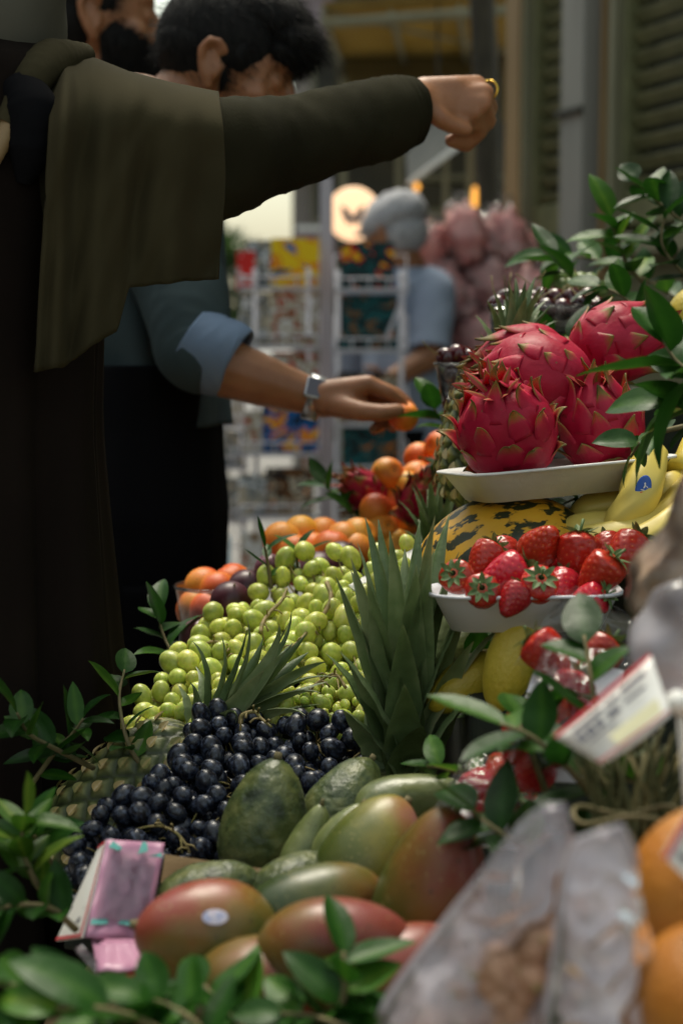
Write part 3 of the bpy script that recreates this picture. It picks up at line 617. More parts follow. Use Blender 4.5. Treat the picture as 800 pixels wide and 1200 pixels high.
def standing(fl, hip, s, ground=0.0, k=1.0, spread=.09):
    """pelvis, legs and feet under a hip point"""
    hip = Vector(hip); s = Vector(s).normalized(); f = Vector((-s.y, s.x, 0))
    fl.limb((hip + s * .07 * k, .10 * k), (hip - s * .07 * k, .10 * k)); spread *= k
    for sg_ in (-1, 1):
        a = hip + s * spread * sg_ - Vector((0, 0, .06)); kz = hip.z * .54
        knee = Vector((a.x, a.y, kz)) + f * .02; ank = Vector((a.x, a.y, .09)) - f * .01
        fl.limb((a, .083 * k), (knee, .056 * k), (ank, .040 * k)); fl.limb((ank - f * .03 - Vector((0, 0, .05)), .036), (ank + f * .13 - Vector((0, 0, .062)), .028))

# --- the shopper in the dark robe, arm stretched over the fruit
fA = Vector((.56, .83, 0)).normalized(); sA = Vector((.83, -.56, 0)).normalized()
TA = Vector((-.385, 1.475, 0))
pa = thing('person', 'person in a dark robe and olive shawl stretching an arm over the fruit', 'person', (TA.x, TA.y, 0))
fl = Flesh(); V3 = lambda z, a=0, b=0: Vector((TA.x, TA.y, z)) + sA * a + fA * b
S_ = at(118, 198, 1.395); E_ = at(335, 166, 1.568); W_ = at(488, 118, 1.755)
hd = V3(1.66, 0, .03); Pa = head(fl, hd, fA + Vector((.2, 0, -.15)), (0, 0, 1))
fl.limb((V3(1.58, 0, 0), .055), (V3(1.48, 0, -.01), .062)); fl.limb((V3(1.43, .12), .052), (V3(1.43, -.13), .055)); fl.limb((V3(1.40), .10), (V3(1.20), .095), (V3(1.0), .095))
fl.limb((V3(1.43, .1), .048), (S_, .046), (E_, .036), (W_, .0225))
sl = V3(1.45, -.17); el = V3(1.18, -.21, -.02); wl = V3(.97, -.20, .10)
fl.limb((sl, .055), (el, .040), (wl, .025))
for j in range(4):
    b = wl + Vector((0, 0, -.03)) + fA * (.02 * j - .03); finger(fl, [wl, b - Vector((0, 0, .05)), b - Vector((0, 0, .085)) + sA * .01, b - Vector((0, 0, .11)) + sA * .02])
finger(fl, [wl, wl + fA * .04 - Vector((0, 0, .03)), wl + fA * .05 - Vector((0, 0, .07))])
standing(fl, V3(.95), sA, k=.8)
# hand: back of the hand towards us, knuckles at the far right, fingers curled under
kn = [(558, 101, 1.795), (566, 110, 1.782), (564, 121, 1.776), (553, 131, 1.774)]
for j, (x, y, d) in enumerate(kn):
    fl.limb((at(496, 107 + j * 6, 1.758 + .004 * (1 - j)), .0160), (at(530, 104 + j * 9, 1.772), .0145), (at(x, y, d), .0125))
    q = at(x, y, d); out = RT * .010 + FW * .030 + UP * (-.006 - .003 * j)
    finger(fl, [q, q + out, q + out + RT * (-.014) + FW * .006 - UP * .013, q + out - RT * .032 - FW * .014 - UP * .013], .0106, .0080)
finger(fl, [at(500, 124, 1.75), at(514, 138, 1.750), at(528, 147, 1.757), at(546, 152, 1.765)], .0125, .0078)
finger(fl, [at(558, 132, 1.79), at(553, 146, 1.785), at(538, 150, 1.775), at(516, 146, 1.768)], .0092, .0066)
body = fl.build('body', M_skin, pa, .0034, 3)
mb = MB()
q = at(572, 106, 1.792)
n_ = 24; rows = []
for k in range(n_ + 1):
    a = 2 * math.pi * k / n_; rows.append(q + (UP * math.cos(a) + (RT * .55 - FW * .3).normalized() * math.sin(a)) * .0108)
mb.tube(rows, .0015, 8); mb.build('finger_ring', M_gold, pa)
eyes(Pa, pa)
lev = [(V3(1.555), .06, .06, 0), (V3(1.535), .12, .10, 0), (V3(1.505), .185, .125, .002), (V3(1.42), .195, .135, .004), (V3(1.2), .175, .14, .008), (V3(1.0), .180, .15, .012), (V3(.75), .20, .18, .016), (V3(.4), .25, .23, .022), (V3(.04), .30, .28, .03)]
rings_cloth(lev, sA, fA, 110, 11, seed=2).build('robe', M_robe, pa, solid=.003)
cloth_tube([V3(1.46, -.04), V3(1.455, -.12), V3(1.32, -.2), el, V3(1.06, -.205, .05), wl], [.05, .075, .08, .07, .065, .06], seed=5, ref=(0, 1, 0)).build('sleeve', M_coat, pa, solid=.003)
path = [at(-30, 190, 1.40), at(60, 195, 1.38), at(150, 196, 1.40), at(250, 184, 1.47), at(300, 174, 1.53), at(350, 163, 1.585), at(400, 150, 1.645), at(450, 138, 1.705), at(466, 132, 1.725), at(477, 129, 1.738)]
slv = cloth_tube(path, [.085, .070, .060, .0520, .0465, .0435, .0420, .0405, .0385, .0370], amp=.10, fr=13, seed=8, sag=.05, flat=.85, n=64, rings=120)
so = slv.build('sleeve', M_coat, pa, solid=.003)
# the shawl hangs over the outstretched arm
rows = []; NS, NV = 90, 44
for i in range(NS):
    s = i / (NS - 1); px = lerp(62, 256, s); top = interp(px, [62, 78, 110, 150, 200, 256], [96, 77, 70, 86, 99, 110]); bot = interp(px, [60, 90, 150, 162, 200, 264], [436, 430, 388, 334, 330, 326])
    d0 = interp(px, [62, 150, 256], [1.375, 1.40, 1.468]); row = []
    for j in range(-10, NV):
        v = j / (NV - 1)
        if j < 0: row.append(at(px, top - 1 + (j * j) * .38, d0 + .012 - j * .0085)); continue
        y = lerp(top, bot + 6 * nz((s * 5, 2, 1), 1, 4) + 1.5 * nz((s * 17, 2, 1), 1, 4), v); xx = min(1, v * 4.2 + .03); bulge = .108 * math.sqrt(max(0, 1 - (1 - xx) ** 2)) * (1 - .34 * v)
        fold = (.007 * math.sin(s * 17 + .9 * math.sin(v * 3) + 1) + .0010 * math.sin(s * 41 + 2 * v) + .016 * nz((s * 5 + v * 1.2, v * 1.6, 0), 1, 3) + .004 * nz((s * 9 + v * 4, v * 4, 0), 1, 6)) * smooth(v * 3.0)
        roll = .018 * math.exp(-((s - .08 - .03 * v) / .045) ** 2)
        sw = -10 * v * (1 - s) ** 2 + 3.0 * math.sin(v * 2.5 + s * 6) * v
        row.append(at(px + sw * .8 - 14 * v * (1 - s) + (3 * math.sin(v * 5) + 7 * v * math.sin(3 * v + 1)) * s * s + (s > .9) * 6 * v * (s - .9) * 10, y, d0 + .012 - bulge - fold - roll + .0))
    rows.append(row)
mb = MB(); mb.grid(rows); mb.build('shawl', M_shawl, pa, solid=.0035)
hc = at(-92, -100, 1.40); mb = MB(); rows = []
for i in range(40):
    t = i / 39; z = lerp(.155, -.165, t); r = .128 * math.sqrt(max(0, 1 - ((z - .0) / .175) ** 2)) + (.012 * smooth((t - .5) * 2)); row = []
    for k in range(64):
        th = 2 * math.pi * k / 64; e = .006 * math.sin(5 * th + 6 * t) + .012 * nz((math.cos(th), math.sin(th), t * 3), 2, 9)
        x, y = math.cos(th), math.sin(th); row.append(hc + Vector((x * (r + e), y * (r + e) * .95, z - .05 * x * smooth((t - .3)) - .5 * max(0, -x) * .05 * t)))
    rows.append(row)
mb.grid(rows, closed=True); mb.build('headscarf', M_scarf, pa, solid=.004)
cloth_tube([at(8, 150, 1.30), at(40, 95, 1.315), at(64, 72, 1.35), at(100, 64, 1.40)], [.012, .017, .018, .010], amp=.2, seed=12, n=20).build('collar_fold', M_shawl, pa)
cloth_tube([at(-10, 190, 1.29), at(14, 140, 1.30), at(30, 95, 1.31)], [.008, .009, .008], amp=.2, seed=13, n=14).build('hem_band', M_tan, pa)
cloth_tube([at(24, 100, 1.315), at(38, 130, 1.305), at(36, 175, 1.305), at(28, 215, 1.31)], [.016, .022, .020, .006], amp=.08, seed=14, n=24).build('dark_tassel', M_trous, pa)

# --- the bending shopper with the watch
pb_ = thing('person', 'bowed dark haired person in slate shirt with watch holding an apricot', 'person', (at(180, 0, 2.15).x, 2.15, 0))
fl = Flesh(); H = at(267, 72, 2.08); Pb = head(fl, H, (.94, -.10, -.30), (.30, .0, .95), .88)
nb = at(160, 150, 2.12); fl.limb((Pb(-.035, 0, -.075), .056), (Pb(-.06, 0, -.12), .056), (nb, .066))
ch = at(165, 255, 2.16); hp = at(166, 620, 2.17); fl.limb((nb, .07), (ch, .10), (at(168, 420, 2.16), .09), (hp, .08))
shl = at(185, 262, 2.06); elb = at(226, 408, 1.985); wr = at(368, 466, 2.0)
shr = at(130, 240, 2.25); fl.limb((shl, .06), (shr, .06))
fl.limb((shl, .052), (elb, .042), (at(262, 430, 1.985), .0375), (at(310, 447, 1.99), .032), (wr, .0235))
elr = at(120, 450, 2.3); fl.limb((shr, .05), (elr, .04), (at(170, 520, 2.3), .026))
for j in range(4): finger(fl, [at(170, 520, 2.3), at(205, 528 + j * 9, 2.3), at(222, 534 + j * 9, 2.29), at(232, 545 + j * 8, 2.28)])
Hn = [(431, 450, 1.978), (436, 452, 1.998), (433, 460, 2.018), (426, 470, 2.034)]
for j, (x, y, d) in enumerate(Hn): fl.limb((at(378, 462 + j * 4, 1.985 + j * .010), .0175), (at(404, 457 + j * 5, 1.983 + j * .013), .0160), (at(x, y, d), .0118))
fl.limb((at(382, 470, 1.985), .02), (at(418, 476, 1.99), .017))
finger(fl, [at(431, 450, 1.978), at(455, 460, 1.980), at(467, 470, 1.985), at(474, 478, 1.99)], .0108, .0080)
finger(fl, [at(436, 452, 1.998), at(462, 462, 2.008), at(477, 474, 2.012), at(482, 488, 2.008)], .0108, .0082)
finger(fl, [at(433, 460, 2.018), at(456, 474, 2.03), at(464, 490, 2.025), at(460, 500, 2.012)], .0104, .0080)
finger(fl, [at(426, 470, 2.034), at(442, 486, 2.038), at(446, 499, 2.026), at(438, 503, 2.012)], .0096, .0075)
finger(fl, [at(396, 475, 1.975), at(422, 482, 1.962), at(446, 484, 1.958), at(466, 481, 1.964)], .0150, .0088)
standing(fl, Vector((hp.x, hp.y, .98)), (.25, -.97, 0), k=.82)
fl.build('body', M_skin, pb_, .0036, 3); 
hair(Pb, [((-.012, 0, .020), (.101, .083, .096)), ((.040, 0, .070), (.070, .064, .046)), ((.086, 0, .050), (.042, .058, .036)), ((.080, 0, .030), (.032, .060, .026)), ((-.03, 0, .006), (.080, .080, .062)), ((.030, 0, .005), (.030, .0795, .050)), ((.016, 0, -.03), (.010, .079, .035))], pb_, 6500, .020, .88, down=.2, w_=.0005)
hair(Pb, [((.056, 0, -.092), (.045, .052, .040))], pb_, 300, .006, .88, 'beard')
rings_cloth([(at(158, 170, 2.14), .07, .07, 0), (at(158, 205, 2.15), .11, .10, .002), (at(160, 300, 2.16), .115, .12, .005), (at(168, 420, 2.16), .108, .115, .007), (at(172, 497, 2.15), .106, .112, .009)], (1, 0, 0), (0, 1, 0), 90, 7, seed=4).build('shirt', M_shirt, pb_, solid=.003)
sv_ = cloth_tube([at(160, 235, 2.08), shl, at(215, 350, 2.01), elb, at(248, 420, 1.982)], [.072, .063, .054, .048, .0445], amp=.09, seed=21, ref=(1, 0, 0), n=56, rings=90); sb_ = sv_.build('sleeve', M_shirt, pb_, solid=.003)
cloth_tube([at(226, 402, 1.985), at(246, 414, 1.982), at(268, 421, 1.984), at(274, 424, 1.984)], [.0485, .048, .0455, .042], amp=.07, seed=22, ref=(0, 0, 1), n=56, rings=30).build('rolled_cuff', M_lblue, sb_, solid=.004)
mb = MB(); 
rings_cloth([(Vector((hp.x, hp.y, z)), wa, wb, .003) for z, wa, wb in ((1.24, .098, .12), (1.16, .106, .135), (1.05, .112, .17), (.95, .110, .175), (.88, .10, .165))], (1, 0, 0), (0, 1, 0), 64, 6, seed=23).build('trousers', M_trous, pb_, solid=.003)
for sg_ in (-1, 1):
    a = Vector((hp.x, hp.y, .97)) + Vector((.25, -.97, 0)) * .082 * sg_; cloth_tube([a, a - Vector((0, 0, .4)), Vector((a.x, a.y, .07))], [.100, .080, .068], amp=.05, seed=24 + sg_, ref=(0, 1, 0), n=40).build('trouser_leg', M_trous, pb_, solid=.003)
t = (at(385, 470, 2.0) - at(330, 455, 1.993)).normalized(); a = (UP - t * UP.dot(t)).normalized(); b = t.cross(a); c = at(368, 466, 2.0); rows = []
for w2 in (-.0105, -.0095, .0095, .0105):
    rows.append([c + t * w2 + (a * math.cos(k * math.pi / 24) * 1.08 + b * math.sin(k * math.pi / 24)) * (.0262 if abs(w2) < .01 else .0246) for k in range(48)])
mb = MB(); mb.grid(rows, closed=True); wt = mb.build('watch_strap', mat('steel_mesh', [(.3, (.35, .36, .38)), (.7, (.55, .56, .58))], .35, 300, metal=.8), pb_)
fc = c + (a * .35 - FW * .93) .normalized() * .0265; zax = (fc - c).normalized()
Mw = Matrix((t, zax.cross(t), zax)).transposed(); wb = MB(); wb.box(fc, (.026, .028, .007), Mw); wb.build('watch_case', MATS['steel_mesh'], wt, smooth=False, bevel=.003)
MB().box(fc + zax * .0042, (.021, .023, .001), Mw).build('watch_glass', M_ink, wt, smooth=False)

# --- the bearded shopper behind
pc = thing('person', 'black bearded person in profile behind the robed shopper', 'person', (at(100, 0, 2.6).x, 2.6, 0))
fl = Flesh(); H = at(107, 14, 2.55); Pc = head(fl, H, (.96, .20, .04), (0, 0, 1), 1.02)
nb = at(100, 118, 2.6); hp = Vector((nb.x, 2.62, .96)); fl.limb((Pc(-.02, 0, -.08), .056), (nb, .062)); fl.limb((nb + Vector((0, .15, -.08)), .06), (nb + Vector((0, -.15, -.08)), .06)); fl.limb((nb - Vector((0, 0, .1)), .10), (hp, .10))
for sg_ in (-1, 1):
    a = nb + Vector((0, .17 * sg_, -.09)); e = a + Vector((0, .03 * sg_, -.28)); w2 = e + Vector((.10, 0, -.22)); fl.limb((a, .05), (e, .04), (w2, .025))
    for j in range(4): finger(fl, [w2, w2 + Vector((.012 * j - .01, 0, -.07)), w2 + Vector((.012 * j, .0, -.105))])
    finger(fl, [w2, w2 + Vector((.045, 0, -.04)), w2 + Vector((.055, 0, -.07))])
standing(fl, hp, (.15, -1, 0)); fl.build('body', M_skin, pc, .004, 3); eyes(Pc, pc)
hair(Pc, [((-.014, 0, .022), (.100, .083, .093)), ((.03, 0, .062), (.072, .064, .046)), ((-.035, 0, -.015), (.076, .079, .07)), ((.026, 0, .0), (.016, .077, .035))], pc, 4000, .014, 1.02, w_=.0005)
mb = MB(); V, F = uv(56, 40); B_ = [Vector((.036 + v.x * .070, v.y * (.0735 - .012 * max(0, -v.z)), -.058 + v.z * .090)) for v in V]
keep = lambda p: p.z < -.012 - .62 * max(0, p.x - .02) and p.x > .004
mb.add([Pc(*(p * (1 + .02 * nz(p, 60, 2)))) for p in B_], [f for f in F if all(keep(B_[i]) for i in f)])
for i in range(5200):                              # a full short beard
    v = Vector((rng.gauss(.3, 1), rng.gauss(0, 1), rng.gauss(-.3, 1))).normalized(); p = Vector((.036 + v.x * .070, v.y * (.0735 - .012 * max(0, -v.z)), -.058 + v.z * .090))
    if not keep(p + Vector((-.004, 0, -.004))): continue
    o_ = v * .6 + Vector((.25, 0, -.8)) + Vector((rng.gauss(0, .35), rng.gauss(0, .35), rng.gauss(0, .3))); L = rng.uniform(.007, .015); mb.tube([Pc(*p), Pc(*(p + o_.normalized() * L))], [.0006, .0002], 3, cap=False)
mb.build('beard', M_hair, pc)
rings_cloth([(nb + Vector((0, 0, .0)), .07, .07, 0), (nb - Vector((0, 0, .05)), .10, .18, .003), (nb - Vector((0, 0, .2)), .125, .20, .006), (hp + Vector((0, 0, .1)), .125, .17, .01), (hp - Vector((0, 0, .1)), .13, .17, .012)], (1, 0, 0), (0, 1, 0), 80, 8, seed=7).build('shirt', M_coat, pc, solid=.003)
for sg_ in (-1, 1):
    a = hp + Vector((.15, -1, 0)) * .085 * sg_; cloth_tube([a, a - Vector((0, 0, .4)), Vector((a.x, a.y, .07))], [.11, .085, .07], amp=.05, seed=34 + sg_, ref=(0, 1, 0), n=40).build('trouser_leg', M_trous, pc, solid=.003)

# --- the old man in a grey cap beyond the racks
D = 4.88; pd = thing('person', 'old person in a pale grey cap and blue grey shirt beyond the card racks', 'person', (at(472, 0, D).x, D, 0))
fl = Flesh(); H = at(462, 270, D); Pd = head(fl, H, (-.80, .58, -.12), (-.1, 0, 1), 1.0)
nb = at(478, 318, D + .02); hp = Vector((nb.x, D + .02, .97)); fl.limb((Pd(-.02, 0, -.08), .052), (nb, .058)); s_ = Vector((.58, .80, 0)); 
sR = nb + Vector((.07, -.08, -.07)); sL = nb + Vector((-.13, .11, -.07)); fl.limb((sR, .06), (sL, .06)); fl.limb((nb - Vector((0, 0, .12)), .11), (hp, .11))
eR = at(503, 418, D - .12); wR = at(452, 448, D - .18); fl.limb((sR, .05), (eR, .040), (wR, .026))
for j in range(4): finger(fl, [wR, wR + Vector((-.06, -.02, .012 * j - .02)), wR + Vector((-.10, 0, .012 * j - .03))])
finger(fl, [wR, wR + Vector((-.03, -.02, .04)), wR + Vector((-.06, -.02, .045))])
eL = sL + Vector((-.06, .05, -.27)); wL = eL + Vector((-.1, .1, -.18)); fl.limb((sL, .05), (eL, .04), (wL, .026))
for j in range(4): finger(fl, [wL, wL + Vector((-.03, .012 * j, -.07)), wL + Vector((-.03, .012 * j, -.11))])
standing(fl, hp, s_); fl.build('body', M_skin, pd, .006, 2); eyes(Pd, pd)
hair(Pd, [((-.03, 0, -.01), (.078, .080, .07))], pd, 200, .012).data.materials[0] = M_cap
mb = MB(); V, F = uv(48, 26)
mb.add([Pd(-.005 + v.x * (.106 + .008 * max(0, v.x)), v.y * .094, .026 + v.z * (.088 if v.z > 0 else .045) + .012 * nz(v, 3, 3) - .022 * v.x) for v in V], F); cpo = mb.build('cap', M_cap, pd)
mb = MB(); mb.grid([[Pd(.085 + r * math.cos(a), (.055 + r * .9) * math.sin(a), .012 - r * .35) for a in np.linspace(-1.3, 1.3, 15)] for r in (0, .014, .028)]); mb.build('peak', M_cap, cpo, solid=.006)
rings_cloth([(nb + Vector((0, 0, .01)), .065, .065, 0), (nb - Vector((.01, 0, .04)), .11, .13, .002), (nb - Vector((.01, 0, .18)), .125, .15, .006), (hp + Vector((0, 0, .16)), .13, .15, .01), (hp - Vector((0, 0, .02)), .135, .155, .012)], (1, 0, 0), (0, 1, 0), 80, 7, seed=9).build('shirt', M_ogrey, pd, solid=.003)
cloth_tube([sR + Vector((-.03, .02, .02)), sR, sR.lerp(eR, .55), sR.lerp(eR, .93)], [.07, .068, .064, .062], amp=.06, seed=41, ref=(0, 1, 0)).build('sleeve', M_ogrey, pd, solid=.003)
cloth_tube([sL + Vector((.03, -.02, .02)), sL, sL.lerp(eL, .55), sL.lerp(eL, .93)], [.07, .068, .064, .062], amp=.06, seed=42, ref=(0, 1, 0)).build('sleeve', M_ogrey, pd, solid=.003)
for sg_ in (-1, 1):
    a = hp + s_ * .085 * sg_; cloth_tube([a + Vector((0, 0, .03)), a - Vector((0, 0, .4)), Vector((a.x, a.y, .07))], [.12, .09, .075], amp=.05, seed=44 + sg_, ref=(0, 1, 0), n=40).build('trouser_leg', M_trous, pd, solid=.003)
ps = MB(); a, b = at(477, 336, 4.42), at(452, 398, 4.42); sx = (RT * .93 + UP * .35) * .007; ps.add([a - sx, a + sx, b + sx, b - sx], [(0, 1, 2, 3)])
o = ps.build('paper_strip', M_lilac, None, smooth=False, solid=.003); tag(o, 'slanting white strip of card stuck out of the right hand rack', 'paper strip')
# ------------------------------------------------------------------ the fruit counter
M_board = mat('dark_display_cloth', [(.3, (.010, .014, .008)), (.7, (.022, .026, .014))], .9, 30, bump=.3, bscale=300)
M_wood = mat('crate_wood', [(.3, (.12, .075, .035)), (.7, (.20, .13, .06))], .75, 12, 5, stretch=(1, 1, 6), bump=.3, bscale=60)
ct_ = thing('fruit_counter', 'long stepped market counter heaped with fruit and laurel leaves', 'market counter', (.3, 1.4, 0))
foot = [(-.24, .42), (-.215, 1.15), (-.16, 1.5), (-.10, 2.2), (-.05, 2.9), (.95, 2.9), (1.1, 1.6), (1.1, .42)]
def prism(name, pts, z0, z1, m):
    mb = MB(); n = len(pts); mb.add([(x, y, z0) for x, y in pts] + [(x, y, z1) for x, y in pts], [tuple(range(n - 1, -1, -1)), tuple(range(n, 2 * n))] + [(i, (i + 1) % n, n + (i + 1) % n, n + i) for i in range(n)])
    return mb.build(name, m, ct_, smooth=False, bevel=.004)
prism('table_top', foot, .755, .785, M_wood); prism('skirt', [(x * .97 + .01, y * .985 + .02) for x, y in foot], .02, .754, M_board)
prism('shelf', [(.10, 1.22), (.09, 1.66), (.10, 2.5), (.95, 2.7), (1.0, 1.22)], .786, 1.0, M_board)
prism('shelf', [(.0, 1.72), (-.02, 2.5), (.098, 2.5), (.088, 1.72)], .786, .965, M_board)
prism('shelf', [(.145, .5), (.10, 1.05), (.12, 1.21), (1.0, 1.21), (1.0, .5)], .786, .86, M_board)
prism('shelf', [(.40, 1.30), (.24, 1.72), (.24, 2.4), (.9, 2.5), (.95, 1.3)], 1.001, 1.10, M_board)
prism('shelf', [(.33, 1.85), (.30, 2.4), (.9, 2.45), (.9, 1.7)], 1.101, 1.20, M_board)

def fit_plane(ctrl):
    Aq = np.array([[1, x, y] for x, y, d in ctrl]); co, *_ = np.linalg.lstsq(Aq, np.array([1 / d for _, _, d in ctrl]), rcond=None)
    dep = lambda x, y: 1 / (co[0] + co[1] * x + co[2] * y)
    x0, y0 = ctrl[0][0], ctrl[0][1]; a, b, c = at(x0, y0, dep(x0, y0)), at(x0 + 100, y0, dep(x0 + 100, y0)), at(x0, y0 - 100, dep(x0, y0 - 100))
    n = (b - a).cross(c - a).normalized()
    if n.dot(a - Vector((0, 0, CAMZ))) > 0: n = -n
    return dep, n
def inside(x, y, P):
    r = False; j = len(P) - 1
    for i in range(len(P)):
        if (P[i][1] > y) != (P[j][1] > y) and x < (P[j][0] - P[i][0]) * (y - P[i][1]) / (P[j][1] - P[i][1]) + P[i][0]: r = not r
        j = i
    return r
def heap_points(poly, ctrl, r, layers, amp, seed, tries=5000, small=None):
    rg = random.Random(seed); dep, n = fit_plane(ctrl); xs = [p[0] for p in poly]; ys = [p[1] for p in poly]; pts = np.zeros((0, 3)); rad = np.zeros(0)
    for l in range(layers):
        for _ in range(tries):
            x, y = rg.uniform(min(xs), max(xs)), rg.uniform(min(ys), max(ys))
            if not inside(x, y, poly): continue
            p = at(x, y, dep(x, y)); rr = r * rg.uniform(.76, 1.12)
            if small and small(x, y): rr *= rg.uniform(.42, .8)
            p = p - n * (l * 1.5 * r) + n * amp * (nz(p, 16, seed) + .5 * nz(p, 40, seed + 1))
            if len(pts) and (np.linalg.norm(pts - np.array(p), axis=1) < (rad + rr) * .93).any(): continue
            pts = np.vstack([pts, np.array(p)]); rad = np.append(rad, rr)
    return pts, rad, n, dep
def grape_mesh(name, m, k):
    V, F = uv(20, 12); mb = MB(); mb.add([Vector((v.x * (1 + .03 * nz(v, 2, k)), v.y * (1 + .03 * nz(v, 2, k + 3)), v.z * (1.06 + .05 * k) + .0)) for v in V], F)
    q = math.pi
    o = mb.build(name, m); me = o.data; bpy.data.objects.remove(o); return me
def bunches(name, cat, group, labels, meshes, pts, rad, n, seeds, seed):
    rg = random.Random(seed); S = [np.array(at(*s)) for s in seeds]; own = np.argmin(np.array([np.linalg.norm(pts - s, axis=1) for s in S]), axis=0)
    for k, lab in enumerate(labels):
        idx = [i for i in range(len(pts)) if own[i] == k]
        if not idx: continue
        if len(idx) > 98: idx = idx[:98]
        c = pts[idx].mean(axis=0); base = Vector(c) - n * .02; t = thing(name, lab, cat, base, group)
        mb = MB(); ax = Vector(pts[idx][:, :].std(axis=0)); 
        u_, s_, vt = np.linalg.svd(pts[idx] - c, full_matrices=False); a = Vector(vt[0]); a = a if a.z > 0 else -a
        L = s_[0] / math.sqrt(len(idx)) * 1.6; mid = Vector(c) - n * .008
        P = [mid + a * L * q + Vector((nz((q, k, 1), 1.3, seed), nz((q, k, 5), 1.3, seed), 0)) * .008 for q in np.linspace(-1, 1, 14)]; mb.tube(P, [lerp(.0011, .0026, i / 13) for i in range(14)], 7)
        me_s = []
        for i in idx:
            p = Vector(pts[i]); q = min(P, key=lambda z: (z - p).length); m_ = (p + q) / 2 + n * .003
            mb.tube(spline([q, m_, p.lerp(q, .0)], 5), [.0010, .0009, .0008, .0008, .0013], 5, cap=False)
        mb.build('stem', M_stem, t)
        for i in idx:
            me = meshes[rg.randrange(len(meshes))]; o = bpy.data.objects.new('grape', me); COL.objects.link(o); o.parent = t
            o.location = Vector(pts[i]) - base; o.rotation_mode = 'QUATERNION'; ax2 = Vector(n) * .8 + Vector((rg.gauss(0, .6), rg.gauss(0, .6), rg.gauss(0, .6))); o.rotation_quaternion = axisq(ax2, rg.random() * 6)
            o.scale = (rad[i] * rg.uniform(.90, 1.0), rad[i] * rg.uniform(.90, 1.0), rad[i] * rg.uniform(.96, 1.22))
GM = [grape_mesh('grape', M_green, k) for k in range(3)]; BM = [grape_mesh('grape', M_black, k) for k in range(2)]
gpoly = [(146, 890), (160, 818), (200, 768), (250, 716), (298, 682), (330, 660), (380, 658), (430, 662), (480, 655), (548, 668), (562, 720), (540, 790), (450, 850), (400, 862), (330, 855), (250, 865), (180, 905)]
gctl = [(150, 880, 1.42), (300, 680, 1.66), (430, 660, 1.66), (400, 840, 1.40), (540, 740, 1.52), (180, 800, 1.50)]
gp, gr_, gn, gdep = heap_points(gpoly, gctl, .0106, 3, .024, 11, 9000, small=lambda x, y: y > 800 and x > 330 and rng.random() < .8)
bunches('grape_bunch', 'grapes', 'bunches of green grapes', ['bunch of green grapes at the left end of the heap above the black grapes', 'bunch of green grapes highest on the heap, below the apricots', 'bunch of green grapes in the middle behind the small pineapple crown', 'bunch of green grapes left of the tall pineapple crown, with tiny unripe berries', 'bunch of green grapes behind the tall pineapple crown', 'bunch of green grapes sloping from the glass bowl'],
        GM, gp, gr_, gn, [(175, 860, 1.45), (350, 680, 1.64), (300, 780, 1.5), (390, 800, 1.45), (510, 720, 1.54), (235, 745, 1.58)], 3)
bpoly = [(70, 1050), (80, 1000), (106, 965), (142, 936), (188, 904), (218, 868), (225, 835), (260, 822), (310, 838), (400, 846), (440, 868), (432, 920), (372, 930), (310, 1005), (250, 1020), (130, 1060)]
bctl = [(80, 1030, 1.18), (230, 840, 1.37), (420, 870, 1.34), (300, 980, 1.22), (200, 930, 1.27)]
bp, br_, bn, bdep = heap_points(bpoly, bctl, .0092, 3, .014, 21, 9000)
bunches('grape_bunch', 'grapes', 'bunches of black grapes', ['bunch of black grapes at the lower left beside the pineapple rind', 'bunch of black grapes on top under the small pineapple crown', 'bunch of black grapes in the middle behind the rough avocado', 'bunch of black grapes reaching right to the tall pineapple', 'bunch of black grapes just above the pink card box'],
        BM, bp, br_, bn, [(105, 990, 1.21), (265, 855, 1.35), (300, 920, 1.28), (395, 880, 1.33), (205, 970, 1.24)], 5)
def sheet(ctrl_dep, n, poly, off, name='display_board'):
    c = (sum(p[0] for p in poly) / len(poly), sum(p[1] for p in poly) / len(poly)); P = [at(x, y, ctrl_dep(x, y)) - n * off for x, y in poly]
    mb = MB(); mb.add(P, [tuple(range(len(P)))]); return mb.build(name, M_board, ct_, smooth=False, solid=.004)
sheet(gdep, gn, gpoly, .050); sheet(bdep, bn, bpoly, .046)

